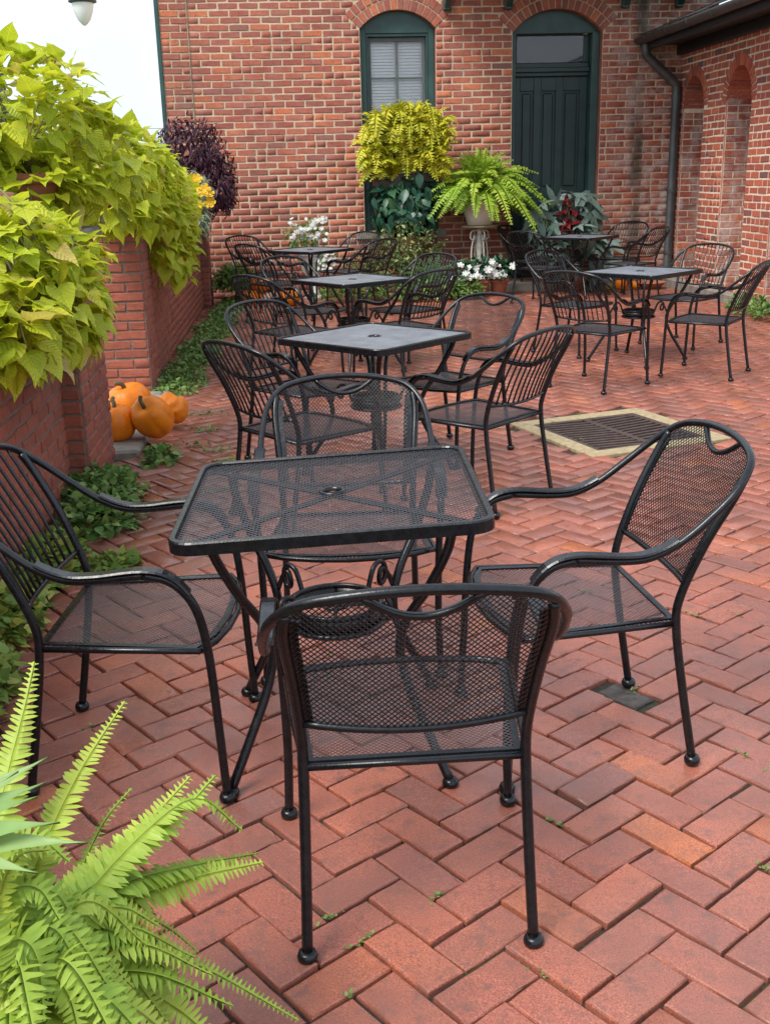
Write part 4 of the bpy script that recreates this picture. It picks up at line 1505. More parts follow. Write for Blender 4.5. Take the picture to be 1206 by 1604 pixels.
# ---- fern fronds
def frond(P, side_up, n, plen, rg, wid=0.26, taper=0.75, droop=0.25, fine=True):
    """pinnae along a smooth curve P (list of Vectors); returns verts, faces"""
    Q = spline(P, max(3, n // max(1, len(P) - 1)))
    m = MB()
    L = [0]
    for a, b in zip(Q[:-1], Q[1:]): L.append(L[-1] + (b - a).length)
    tot = L[-1]
    def pt(s):
        for i in range(len(L) - 1):
            if L[i + 1] >= s: t = (s - L[i]) / max(1e-6, L[i + 1] - L[i]); return Q[i].lerp(Q[i + 1], t), (Q[i + 1] - Q[i]).normalized()
        return Q[-1], (Q[-1] - Q[-2]).normalized()
    # the midrib is a narrow strip; every pinna grows from its edge, so a frond is one connected leaf
    st = []
    for k in range(n + 1):
        p, t = pt(min(0.999, (k + 0.1) / (n + 0.1)) * tot)
        up = Vector(side_up) - t * Vector(side_up).dot(t)
        up.normalize()
        st.append((p, t, up, t.cross(up)))
    hw = 0.0011 if fine else 0.003
    vs = []; fs = []
    for p, t, up, sd_ in st: vs += [p - sd_ * hw, p + up * hw * 0.6, p + sd_ * hw]
    for k in range(n): fs += [(3 * k, 3 * k + 3, 3 * k + 4, 3 * k + 1), (3 * k + 1, 3 * k + 4, 3 * k + 5, 3 * k + 2)]
    for k in range(n):
        f = (k + 0.6) / n
        p, t, up, sd_ = st[k]
        prof = min(1.0, 0.45 + 2.2 * f) if f < 0.25 else (1 - ((f - 0.25) / 0.75) ** 1.6 * taper)
        for sg, i0, i1 in ((1, 3 * k + 2, 3 * k + 5), (-1, 3 * k, 3 * k + 3)):
            ln = plen * prof * rg.uniform(0.82, 1.1); w = ln * wid
            d = (sd_ * sg + t * rg.uniform(0.2, 0.45) + up * rg.uniform(-0.15, 0.25)).normalized()
            tw = t * 1.0 + up * rg.uniform(-0.35, 0.35)
            tw = (tw - d * tw.dot(d)).normalized()
            dn = -up * droop * ln * rg.uniform(0.6, 1.4)
            b0 = (vs[i0] + vs[i1]) / 2
            j = len(vs)
            if fine:
                vs += [b0 + d * ln * 0.32 - tw * w * 0.5 + dn * 0.10, b0 + d * ln * 0.32 + tw * w * 0.5 + dn * 0.10,
                       b0 + d * ln * 0.72 - tw * w * 0.36 + dn * 0.5, b0 + d * ln * 0.72 + tw * w * 0.42 + dn * 0.5, b0 + d * ln + tw * w * 0.1 + dn,
                       b0 + d * ln * 0.32 + dn * 0.10 - up * w * 0.14, b0 + d * ln * 0.72 + dn * 0.5 - up * w * 0.10]
                fs += [(i0, j, j + 5), (i0, j + 5, i1), (i1, j + 5, j + 1), (j, j + 2, j + 6, j + 5), (j + 5, j + 6, j + 3, j + 1), (j + 2, j + 4, j + 6), (j + 6, j + 4, j + 3)]
            else:
                vs += [b0 + d * ln * 0.5 - tw * w * 0.4 + dn * .3, b0 + d * ln * 0.5 + tw * w * 0.4 + dn * .3, b0 + d * ln + dn]
                fs += [(i0, j, j + 1, i1), (j, j + 2, j + 1)]
    m.add(vs, fs)
    return m


def add_frond(root, P, up, n, plen, mat, rg, **kw):
    """P in world coordinates"""
    inv = root.matrix_world.inverted()
    m = frond([Vector(p) for p in P], up, n, plen, rg, **kw)
    b = P[0]
    m.v = [tuple(inv @ Vector(v)) for v in m.v]
    return m.build('frond', mat, root, True)


fr = random.Random(5)
# ---- foreground Boston fern in a pot at the lower left
fc = at(30, 1560, 1.33)                                    # crown of the fern
fern = plant('boston_fern', fc.x, fc.y, 0.0, 'large lime green fern in the lower left foreground', 'fern')
m = MB(); pot_mesh(m, 0.11, max(0.2, fc.z - 0.06)); m.build('pot', MAT['terracotta'], fern, True)


def pxw(px, py, v): return W(*at(px, py, v))


cr = W(*fc)
FR = [  # picture path of each frond: (px, py, depth)...
    [(-30, 1400, 1.40), (10, 1220, 1.52), (38, 1110, 1.60), (54, 1036, 1.66)],
    [(25, 1440, 1.42), (75, 1310, 1.52), (130, 1200, 1.63), (196, 1098, 1.74)],
    [(110, 1400, 1.45), (150, 1310, 1.58), (175, 1270, 1.62), (207, 1234, 1.66)],
    [(60, 1450, 1.36), (140, 1380, 1.44), (230, 1290, 1.55), (298, 1216, 1.64)],
    [(90, 1440, 1.38), (200, 1340, 1.47), (290, 1265, 1.56), (338, 1214, 1.62)],
    [(120, 1420, 1.40), (230, 1300, 1.50), (310, 1250, 1.58), (380, 1300, 1.60)],
    [(90, 1460, 1.36), (190, 1385, 1.44), (300, 1355, 1.54), (405, 1336, 1.64)],
    [(100, 1470, 1.37), (200, 1410, 1.45), (300, 1375, 1.52), (412, 1350, 1.60)],
    [(110, 1450, 1.42), (200, 1430, 1.5), (260, 1450, 1.52), (312, 1492, 1.53)],
    [(110, 1500, 1.36), (220, 1480, 1.42), (330, 1520, 1.45), (468, 1598, 1.46)],
    [(70, 1490, 1.34), (160, 1460, 1.38), (240, 1500, 1.42), (300, 1560, 1.42)],
    [(60, 1500, 1.32), (130, 1470, 1.34), (200, 1520, 1.37), (262, 1600, 1.36)],
    [(50, 1500, 1.30), (110, 1500, 1.31), (150, 1560, 1.32), (180, 1640, 1.30)],
    [(20, 1470, 1.33), (50, 1400, 1.36), (90, 1400, 1.36), (120, 1450, 1.33)],
    [(-20, 1470, 1.30), (10, 1400, 1.30), (60, 1390, 1.29), (95, 1440, 1.27)],
    [(0, 1500, 1.26), (30, 1470, 1.24), (60, 1500, 1.23), (70, 1600, 1.20)],
    [(40, 1480, 1.30), (90, 1455, 1.30), (140, 1480, 1.30), (160, 1560, 1.28)],
    [(-20, 1420, 1.38), (20, 1330, 1.45), (60, 1310, 1.46), (110, 1350, 1.44)],
    [(60, 1440, 1.40), (110, 1400, 1.44), (170, 1440, 1.44), (220, 1490, 1.42)],
    [(-10, 1540, 1.22), (-20, 1450, 1.22), (-30, 1400, 1.2), (-60, 1380, 1.15)],
    [(100, 1530, 1.34), (200, 1540, 1.38), (280, 1580, 1.38), (350, 1640, 1.36)],
    [(10, 1480, 1.28), (0, 1400, 1.28), (30, 1340, 1.30), (80, 1330, 1.30)],
    [(60, 1500, 1.30), (120, 1440, 1.36), (190, 1420, 1.40), (250, 1450, 1.42)],
    [(20, 1530, 1.24), (70, 1520, 1.24), (110, 1560, 1.23), (130, 1640, 1.2)],
]
for k, path in enumerate(FR):
    P = [cr + (pxw(*path[0]) - cr) * 0.25] + [pxw(*p) for p in path]
    ln = sum((a - b).length for a, b in zip(P[:-1], P[1:]))
    w_ = (0.044 if k not in (2, 8) else 0.024) * fr.uniform(0.9, 1.1)
    if k == 9: w_ = 0.024
    up = (Vector((0, -0.45, 1)) + Vector((fr.uniform(-.3, .3), fr.uniform(-.2, .2), 0)))
    add_frond(fern, P, up, max(18, int(ln / 0.0092)), w_, MAT['fern'], fr, wid=0.31, taper=0.82, droop=fr.uniform(.12, .4))
for k in range(80):                                         # shorter inner fronds
    a = fr.uniform(0, 2 * math.pi); r = fr.uniform(0.12, 0.31); h_ = fr.uniform(0.0, 0.15)
    e = cr + Vector((math.cos(a) * r, math.sin(a) * r, h_ - 0.10)); mid_ = cr + Vector((math.cos(a) * r * .55, math.sin(a) * r * .55, h_))
    add_frond(fern, [cr, mid_, e], (0, -.2, 1), 26, 0.037, MAT['fern'], fr, wid=0.33, droop=0.35)
# ---- pale strap-leaved plant between the fern and the wall
pc = at(-150, 1390, 1.30)
sp = plant('strap_leaf_plant', pc.x, pc.y, 0, 'pale green strap leaved plant at the left edge behind the fern', 'plant')
m = MB(); pot_mesh(m, 0.09, max(0.12, pc.z - 0.05)); m.build('pot', MAT['terracotta'], sp, True)
for tip in ((76, 1188, 1.34), (138, 1322, 1.25), (95, 1290, 1.25), (60, 1370, 1.2), (72, 1228, 1.3), (-20, 1180, 1.34), (60, 1250, 1.27), (30, 1210, 1.3)):
    a = W(*pc); b = pxw(*tip); mid_ = (a + b) / 2 + Vector((0, 0, 0.03))
    Q = spline([a, mid_, b], 5)
    m = MB(); vs = []; inv = sp.matrix_world.inverted()
    for i, p in enumerate(Q):
        f = i / (len(Q) - 1); w_ = 0.015 * math.sin(math.pi * min(1, f * 0.85 + 0.12)) * (1 - f ** 4)
        t = (Q[min(i + 1, len(Q) - 1)] - Q[max(0, i - 1)]).normalized(); s_ = t.cross(Vector((0, -.6, .8))).normalized()
        vs += [inv @ (p - s_ * w_ + Vector((0, 0, .003))), inv @ p, inv @ (p + s_ * w_ + Vector((0, 0, .003)))]
    fs = []
    for i in range(len(Q) - 1): fs += [(3 * i, 3 * i + 1, 3 * i + 4, 3 * i + 3), (3 * i + 1, 3 * i + 2, 3 * i + 5, 3 * i + 4)]
    m.add(vs, fs); m.build('leaf', MAT['fern_pale'], sp, True)

# ---- sweet potato vines on the wall
vn = random.Random(3)


def vine(name, pos, blobs, n, size, label, seed, pot_r=0.17, pot_h=0.26, sep=150):
    rg = random.Random(seed)
    o = plant(name, pos[0], pos[1], pos[2], label, 'vine')
    m = MB(); pot_mesh(m, pot_r, pot_h); m.build('pot', MAT['terracotta'], o, True)
    pts = blob_points(blobs, n, rg, 0.72, -0.8)
    leafy(name, o, HEARTS, pts, size, MAT['vine_leaf'], rg, hang=0.30, face_up=0.72, sep=sep, jit=0.45)
    base = Vector((pos[0], pos[1], pos[2] + pot_h))
    paths = []
    for p, nn, d in rg.sample(pts, min(60, len(pts))):
        mid_ = base.lerp(p, 0.5) + Vector((0, 0, 0.06)); paths.append([base, mid_, p - nn * 0.02])
    stems(o, paths, 0.0035, MAT['vine_stem'], 'vine_stems')
    return o


CT = WH + 0.056
vine('lime_vine', (-1.32, 4.75, CT), [((-1.16, 4.62, 1.22), (0.30, 0.48, 0.24)), ((-0.99, 4.66, 1.02), (0.20, 0.42, 0.26)), ((-1.05, 4.2, 0.98), (0.18, 0.34, 0.22)), ((-1.10, 5.2, 1.16), (0.24, 0.36, 0.20))], 780, 0.108,
     'lime green heart leaved vine hanging lowest over the near end of the wall', 41)
vine('lime_vine', (-1.32, 5.75, CT + 0.07), [((-1.36, 5.95, 1.83), (0.46, 0.60, 0.36)), ((-1.10, 6.2, 1.58), (0.34, 0.50, 0.34)), ((-1.62, 5.6, 1.66), (0.3, 0.4, 0.34)), ((-1.2, 5.62, 1.50), (0.22, 0.25, 0.2))], 950, 0.112,
     'tallest lime green vine above the terracotta pot on the first pier', 42, 0.18, 0.27)
vine('lime_vine', (-1.28, 8.3, CT + 0.07), [((-1.15, 7.9, 1.62), (0.36, 0.6, 0.30)), ((-1.05, 8.6, 1.40), (0.30, 0.75, 0.38)), ((-0.94, 9.0, 1.05), (0.20, 0.70, 0.40)), ((-1.0, 10.0, 1.30), (0.2, 0.6, 0.3)), ((-1.12, 7.6, 1.35), (0.26, 0.4, 0.26))], 1400, 0.108,
     'lime green vine trailing down the wall from the second pier', 43, 0.2, 0.28)

# ---- purple shrub, yellow flowers on the wall end
o = plant('purple_shrub', -1.15, 13.1, CT, 'dark purple fine leaved shrub against the brick wall corner', 'shrub')
m = MB(); pot_mesh(m, 0.18, 0.22); m.build('pot', MAT['terracotta'], o, True)
rg = random.Random(51)
B = [((-1.12, 13.2, 1.80), (0.44, 0.4, 0.42)), ((-0.88, 13.1, 1.50), (0.32, 0.36, 0.46)), ((-0.78, 13.0, 1.36), (0.2, 0.25, 0.26))]
pts = blob_points(B, 2600, rg, 0.45, -0.9)
leafy('p', o, NARROW, pts, 0.10, MAT['purple_leaf'], rg, hang=0.5, face_up=0.3, rest='crown', jit=0.6)
base = Vector((-1.15, 13.1, CT + 0.2))
stems(o, [[base, base.lerp(p, 0.6) + Vector((0, 0, .1)), p] for p, n_, d in rg.sample(pts, 40)], 0.005, MAT['purple_leaf'], 'trunk')


def flower_shape(rg, petals=6, cup=0.3):
    vs = [(0, 0, 0)]; fs = []
    for k in range(petals):
        a = 2 * math.pi * k / petals; da = math.pi / petals * 0.95
        b = len(vs)
        vs += [(0.6 * math.cos(a - da), 0.6 * math.sin(a - da), cup * 0.4), (0.95 * math.cos(a - da * .55), 0.95 * math.sin(a - da * .55), cup * .9), (1.0 * math.cos(a + da * .5), 1.0 * math.sin(a + da * .5), cup), (0.6 * math.cos(a + da), 0.6 * math.sin(a + da), cup * 0.4)]
        fs += [(0, b, b + 1, b + 2, b + 3)]
    return vs, fs


FLW = [flower_shape(lf, 5, 0.25), flower_shape(lf, 6, 0.4), flower_shape(lf, 5, 0.1)]


def flowers(root, pts, size, mat, rg, name='blossom', tocam=0.7):
    ms = []
    for s_ in FLW:
        mm_ = MB(); mm_.add(*s_)
        # a second, smaller ring makes it full
        mm_.add([(x * .6, y * .6, z * .6 + .12) for x, y, z in s_[0]], s_[1])
        ms.append(mm_.mesh(name, mat))
    inv = root.matrix_world.inverted()
    for p in pts:
        q = W(*p)
        d = (Vector((0, 0, CAM_H)) - q).normalized() * tocam + Vector((rg.uniform(-.4, .4), rg.uniform(-.4, .4), rg.uniform(.1, .7)))
        M_ = Matrix.Translation(q) @ d.to_track_quat('Z', 'Y').to_matrix().to_4x4() @ Matrix.Diagonal((size * rg.uniform(.8, 1.2),) * 3 + (1,))
        k = link(name, ms[rg.randrange(3)], root); k.matrix_basis = inv @ M_


o = plant('yellow_flowers', -1.05, 11.2, CT, 'yellow flowering plant with silvery foliage on the wall before the purple shrub', 'flowers')
m = MB(); pot_mesh(m, 0.15, 0.18); m.build('pot', MAT['terracotta'], o, True)
rg = random.Random(52)
pts = blob_points([((-0.98, 11.3, 1.38), (0.26, 0.32, 0.22)), ((-0.90, 11.2, 1.10), (0.13, 0.25, 0.20))], 900, rg, 0.4, -0.9)
leafy('y', o, OVALS, pts, 0.06, MAT['sage'], rg, rest='foliage')
flowers(o, [at(*p) for p in ((288, 277, 11.0), (301, 284, 11.0), (310, 280, 11.0), (307, 296, 10.9), (313, 302, 10.9), (326, 304, 10.9), (330, 318, 10.9), (312, 321, 10.8), (308, 326, 10.8), (296, 292, 11.0), (303, 279, 11.0), (322, 296, 10.9))], 0.055, MAT['yellow_petal'], rg)

# ---- ground plants along the left wall
def patch(name, label, blobs, n, size, shapes, mat, seed, cat='plant', flat=True):
    rg = random.Random(seed)
    b0 = blobs[0][0]
    o = plant(name, b0[0], b0[1], 0.0, label, cat)
    pts = blob_points(blobs, n, rg, 0.35, -0.05)
    leafy(name, o, shapes, pts, size, mat, rg, hang=0.15, face_up=0.75, rest='foliage', jit=0.7)
    return o


strip = []
for k in range(15):
    v = 8.05 + k * 0.42
    strip.append(((-0.93 + 0.012 * k + 0.03 * math.sin(k * 2.1), v, 0.0), (0.19 + 0.03 * math.sin(k * 1.7), 0.34, 0.09)))
o = patch('ground_ivy', 'strip of low green ground cover along the foot of the far left wall', strip, 5200, 0.036, ROUND, MAT['ivy'], 61)
patch('ivy_clump', 'dense green leafy clump at the foot of the first pier', [((-1.0, 5.25, 0.02), (0.22, 0.30, 0.14)), ((-0.95, 4.85, 0.02), (0.20, 0.30, 0.12))], 1400, 0.045, ROUND, MAT['ivy'], 62)
patch('ivy_clump', 'straggling yellow green plants behind the left chair by the wall', [((-1.06, 4.2, 0.02), (0.16, 0.40, 0.11)), ((-1.08, 3.6, 0.02), (0.15, 0.36, 0.12)), ((-1.06, 3.05, 0.02), (0.15, 0.35, 0.10)), ((-0.80, 4.25, 0.0), (0.12, 0.14, 0.05))], 1900, 0.048, ROUND + HEARTS[:2], M_leaf("yellowing_ivy_leaf", [(0, (0.12, 0.22, 0.04)), (0.6, (0.24, 0.34, 0.06)), (1.0, (0.42, 0.38, 0.07))], 0.3, 0.5), 63)
patch('ivy_tuft', 'small green tuft beside the stone threshold in front of the pumpkins', [((-0.80, 6.02, 0.0), (0.11, 0.22, 0.07))], 160, 0.05, ROUND, MAT['ivy'], 64)
patch('corner_shrub', 'rounded green shrub in the far left corner', [((-0.74, 13.9, 0.20), (0.30, 0.35, 0.30)), ((-0.46, 14.1, 0.12), (0.2, 0.26, 0.22))], 1500, 0.075, OVALS, MAT['ivy'], 65, 'shrub')
patch('edge_weeds', 'green plants at the foot of the right hand brick pier', [((4.83, 11.25, 0.05), (0.22, 0.35, 0.18)), ((4.8, 10.7, 0.05), (0.18, 0.3, 0.12))], 420, 0.07, OVALS, MAT['ivy'], 66)

# little weeds and moss in the joints
rg = random.Random(71)
X = []
for k in range(95):
    if k < 40: i_, j_ = rg.randrange(-14, 12), rg.randrange(-14, 12)
    else: i_, j_ = rg.randrange(-30, 60), rg.randrange(-30, 60)
    c = PO + ea * (MOD * i_) + eb * (MOD * j_)
    if not (-1.0 < c.dot(U) < 4.8 and 1.4 < c.dot(V) < 13): continue
    for q in range(rg.randrange(4, 16)):
        t = rg.gauss(0, 0.022); w_ = rg.gauss(0, 0.0035)
        p = c + (ea * t + eb * w_ if k % 2 else eb * t + ea * w_)
        s_ = rg.uniform(0.005, 0.013)
        X.append((rg.randrange(len(ROUND)), Matrix.Translation((p.x, p.y, rg.uniform(-.006, .002))) @ orient((rg.uniform(-1, 1), rg.uniform(-1, 1), rg.uniform(0, .8)), (0, 0, 1)) @ Matrix.Diagonal((s_, s_, s_, 1))))
for cx_, cy_ in ((-0.62, 6.3), (-0.6, 6.7), (-0.52, 6.15), (-0.45, 5.9), (-0.62, 7.2), (-0.4, 5.3)):
    for q in range(34):
        p = W(cx_ + rg.gauss(0, .06), cy_ + rg.gauss(0, .03)); s_ = rg.uniform(0.012, 0.03)
        X.append((rg.randrange(len(ROUND)), Matrix.Translation((p.x, p.y, rg.uniform(0, .01))) @ orient((rg.uniform(-1, 1), rg.uniform(-1, 1), rg.uniform(0, .8)), (0, 0, 1)) @ Matrix.Diagonal((s_, s_, s_, 1))))
o = link('joint_weeds', scatter_mesh('joint_weeds', ROUND, X, MAT['ivy'], True))
tag(o, 'tiny weeds and moss growing in the joints of the paving', 'weeds', kind='stuff')

# ------------------------------------------------------------------ pumpkins
def pumpkin(u, v, z, r, h, label, mat, ribs=11, tilt=(0, 0), warty=False, name='pumpkin', group='pumpkins', stem=True):
    o = plant(name, u, v, z, label, 'pumpkin', group)
    seg, rings = 66, 18
    rg = random.Random(int(u * 1000 + v * 77))
    vs = []
    bumps = [(rand_dir(rg), rg.uniform(0.05, 0.12)) for _ in range(70)] if warty else []
    for i in range(rings + 1):
        th = math.pi * i / rings
        for k in range(seg):
            a = 2 * math.pi * k / seg
            rib = 1 - 0.055 * (1 - abs(math.sin(ribs * a / 2)) ** 0.6) * math.sin(th) * 1.5
            rr = math.sin(th) ** 0.85 * rib
            zz = math.cos(th) * (1 - 0.22 * math.exp(-(math.sin(th) / 0.35) ** 2))
            d = Vector((rr * math.cos(a), rr * math.sin(a), zz))
            kf = 1.0
            for b_, s_ in bumps:
                q = (d.normalized() - b_).length
                if q < 0.22: kf += s_ * (1 - (q / 0.22) ** 2)
            vs.append((d.x * r * kf, d.y * r * kf, d.z * h * kf))
    fs = []
    for i in range(rings):
        for k in range(seg):
            k2 = (k + 1) % seg; fs.append((i * seg + k, (i + 1) * seg + k, (i + 1) * seg + k2, i * seg + k2))
    E_ = Euler((tilt[0], tilt[1], rg.uniform(0, 6)))
    lowest = min((E_.to_matrix() @ Vector(p)).z for p in vs)
    m = MB(); m.add(vs, fs)
    b = m.build('rind', mat, o, True, loc=(0, 0, -lowest - 0.004), rot=E_)
    if stem:
        m = MB(); m.tube([(0, 0, h * 0.74), (0.005, 0, h * 0.98), (r * 0.12, 0.02, h * 1.12), (r * 0.28, 0.03, h * 1.2)], 0.014 * r / 0.14, 7, smooth=4)
        m.build('stem', MAT['stem'], b, True)
    return o


pumpkin(-1.10, 6.42, 0.035, 0.125, 0.12, 'ribbed orange pumpkin half hidden behind the pier edge', MAT['pumpkin'], 14)
pumpkin(-0.875, 6.40, 0.032, 0.122, 0.15, 'smooth oblong orange pumpkin lying in front on the threshold', MAT['pumpkin'], 7, (R_(35), R_(-38)))
pumpkin(-1.09, 6.95, 0.035, 0.15, 0.125, 'largest orange pumpkin at the back of the threshold group', MAT['pumpkin'], 9, (R_(-8), R_(12)))
pumpkin(-0.80, 6.80, 0.03, 0.10, 0.095, 'small warty orange gourd at the right of the threshold group', MAT['pumpkin'], 9, (R_(20), R_(20)), True, 'warty_gourd', stem=False)
for px, z_, r, lab, mt in (
        (396, 0.0, 0.15, 'orange pumpkin lowest at the left of the far heap', 'pumpkin'),
        (452, 0.0, 0.14, 'orange pumpkin at the right of the far heap below the table', 'pumpkin'),
        (424, 0.0, 0.13, 'pale pinkish pumpkin in the far heap behind the chairs', 'pumpkin_pale'),
        (411, 0.20, 0.14, 'orange pumpkin on top of the far heap behind the left chairs', 'pumpkin')):
    c_ = at(px, 470, 13.45)
    pumpkin(c_.x, 13.45, z_, r, r * 0.8, lab, MAT[mt], 10)
g_ = ground(944, 452); pumpkin(g_.x, 14.05, 0, 0.075, 0.065, 'small yellow green gourd by the back wall at the right', MAT['gourd'], 9, name='gourd')
g_ = ground(960, 452); pumpkin(g_.x + 0.06, 14.05, 0, 0.085, 0.075, 'small orange pumpkin by the back wall next to a gourd', MAT['pumpkin'], 10)
g_ = ground(982, 450); pumpkin(g_.x + 0.05, 14.1, 0, 0.08, 0.06, 'little orange pumpkin by the terracotta saucer at the back wall', MAT['pumpkin'], 10)
g_ = ground(1003, 448)
m = MB(); m.lathe([(0.13, 0), (0.19, 0.07), (0.205, 0.075), (0.20, 0.085), (0.175, 0.08), (0.12, 0.02), (0.001, 0.018)], 24)
o = m.build('saucer', MAT['terracotta'], None, True, loc=W(g_.x + 0.03, 14.1, 0)); tag(o, 'shallow terracotta saucer on the paving by the back wall', 'saucer')

# ------------------------------------------------------------------ plants at the window
rg = random.Random(81)
o = plant('golden_fern', 1.50, 14.3, 1.3, 'golden yellow fern in two hanging tiers in front of the window', 'fern')
m = MB(); m.cbox(-0.44, 0.44, -0.1, 0.12, 0.56, 0.74, 0.01); m.cbox(-0.42, 0.42, -0.12, 0.14, 0.02, 0.22, 0.01); m.build('planter_box', MAT['iron'], o)
m = MB(); m.cbox(-0.40, -0.36, 0.02, 0.06, -1.3, 0.56, 0.004); m.cbox(0.36, 0.40, 0.02, 0.06, -1.3, 0.56, 0.004); m.build('stand', MAT['iron'], o)
inv = o.matrix_world.inverted()
for z_, n_, ru in ((2.15, 120, 0.38), (1.96, 100, 0.43), (1.75, 110, 0.45), (1.58, 80, 0.40)):
    for k in range(n_):
        x_ = rg.uniform(-1, 1)
        p = Vector((1.50 + x_ * ru, 14.22 + rg.uniform(-.12, .08), z_ + rg.uniform(-.10, .08) - 0.10 * x_ * x_ * (z_ > 2)))
        L = rg.uniform(0.24, 0.42)
        d = Vector((x_ * 0.9 + rg.uniform(-.55, .55), rg.uniform(-1.0, -0.25), rg.uniform(0.15, 1.6) * (1.1 - 0.4 * abs(x_)))).normalized()
        e = p + d * L * 0.8 + Vector((0, 0, -L * rg.uniform(0.1, 0.75)))
        fm = frond([W(*p), W(*(p + d * L * 0.5)), W(*e)], (0, -.4, 1), 10, 0.125 * rg.uniform(.8, 1.15), rg, wid=0.38, taper=0.9, droop=0.25, fine=False)
        fm.v = [tuple(inv @ Vector(v)) for v in fm.v]; fm.build('frond', MAT['fern_gold'], o, True)
o = plant('dark_leaf_plant', 1.52, 14.25, 0.0, 'dark glossy green leafy plant under the golden fern', 'plant')
m = MB(); pot_mesh(m, 0.22, 0.75); m.build('pot', MAT['terracotta'], o, True)
pts = blob_points([((1.52, 14.2, 1.22), (0.50, 0.26, 0.28)), ((1.45, 14.1, 0.98), (0.44, 0.22, 0.22))], 520, rg, 0.5, -0.9)
leafy('d', o, OVALS, pts, 0.17, MAT['dark_leaf'], rg, hang=0.6, face_up=0.4, sep=120)
o = plant('variegated_shrub', 1.45, 13.95, 0.0, 'loose variegated small leaved shrub below the window', 'shrub')
pts = blob_points([((1.45, 13.95, 0.62), (0.50, 0.28, 0.36)), ((1.25, 13.85, 0.32), (0.52, 0.28, 0.32)), ((0.9, 13.95, 0.30), (0.35, 0.2, 0.28))], 2600, rg, 0.35, -0.8)
leafy('b', o, OVALS, pts, 0.055, MAT['box_leaf'], rg, hang=0.3, face_up=0.5, rest='foliage', jit=0.8)
stems(o, [[(1.45, 13.95, 0), (1.4 + rg.uniform(-.2, .2), 13.95, 0.3), (1.45 + rg.uniform(-.4, .4), 13.95, 0.8)] for _ in range(14)], 0.006, MAT['stem'])
o = plant('dark_fern', 1.95, 13.75, 0.0, 'mid green fern on the ground between the shrub and the potted fern', 'fern')
for k in range(34):
    a = rg.uniform(-0.2, math.pi + 0.2); L = rg.uniform(0.45, 0.75)
    b = Vector((1.75, 13.75, 0.12)); d = Vector((math.cos(a), rg.uniform(-.8, .3), 1.0 * math.sin(a) * .9 + .3)).normalized()
    P = [W(*b), W(*(b + d * L * .5)), W(*(b + d * L * .95 + Vector((0, 0, -0.16))))]
    m = frond(P, (0, -.5, .8), 16, 0.085, rg, wid=0.28, taper=.85, droop=.15, fine=False)
    inv = o.matrix_world.inverted(); m.v = [tuple(inv @ Vector(v)) for v in m.v]; m.build('frond', MAT['fern_dark'], o, True)
patch('low_greenery', 'low bright green plants at the foot of the window wall', [((1.7, 13.5, 0.05), (0.5, 0.2, 0.22)), ((0.7, 13.7, 0.05), (0.5, 0.25, 0.18)), ((2.15, 13.6, 0.05), (0.25, 0.2, 0.2))], 1300, 0.07, OVALS, MAT['ivy'], 67)

# ---- fern pot on the cream iron stand
su, sv = 2.44, 14.25
o = plant('plant_stand', su, sv, 0.0, 'ornate cream painted iron plant stand holding the potted fern', 'stand')
m = MB(); m.lathe([(0.001, 0.835), (0.235, 0.835), (0.24, 0.84), (0.24, 0.856), (0.235, 0.86), (0.001, 0.86)], 24); m.build('stand_top', MAT['plank'], o, True)
m = MB(); m.lathe([(0.035, 0.0), (0.03, 0.1), (0.05, 0.3), (0.034, 0.45), (0.05, 0.6), (0.03, 0.74), (0.05, 0.835)], 10); m.build('column', MAT['cream_iron'], o, True)
for k in range(4):
    a = R_(20 + 90 * k)
    rot = Matrix.Rotation(a, 4, 'Z')
    P = [(0.05, 0, 0.80), (0.12, 0, 0.78), (0.13, 0, 0.70), (0.08, 0, 0.68), (0.075, 0, 0.74), (0.11, 0, 0.60), (0.12, 0, 0.45), (0.09, 0, 0.35), (0.12, 0, 0.2), (0.19, 0, 0.07), (0.22, 0, 0.0)]
    m = MB(); m.tube([rot @ Vector(p) for p in P], 0.012, 6, smooth=4); m.build('scroll_leg', MAT['cream_iron'], o, True)
o = plant('potted_fern', su, sv, 0.862, 'bright green arching fern in a cream pot on the iron stand', 'fern')
m = MB(); m.lathe([(0.14, 0), (0.16, 0.01), (0.205, 0.16), (0.222, 0.27), (0.235, 0.28), (0.235, 0.33), (0.215, 0.335), (0.20, 0.30), (0.001, 0.29)], 26); m.build('pot', MAT['cream_pot'], o, True)
inv = o.matrix_world.inverted()
cc = Vector((su, sv, 0.862 + 0.34))
for k in range(190):
    a = rg.uniform(0, 2 * math.pi); el = rg.uniform(0.1, 1.4); L = rg.uniform(0.5, 1.06)
    d = Vector((math.cos(a) * math.cos(el), math.sin(a) * math.cos(el) * 0.62 - 0.12, math.sin(el) * 0.95)).normalized()
    if d.x > 0 and el < 0.9: L *= 1.15
    b = cc + d * L * 0.45; e = cc + d * L * 0.86 + Vector((0, 0, -L * 0.40 * (1.25 - el * 0.5)))
    if e.y > 14.55: e.y = 14.55
    if b.y > 14.5: b.y = 14.5
    m = frond([W(*cc), W(*b), W(*e)], (0, -.4, 1), 24, 0.115, rg, wid=0.42, taper=.8, droop=.3, fine=False)
    m.v = [tuple(inv @ Vector(v)) for v in m.v]; m.build('frond', MAT['fern_pot'], o, True)

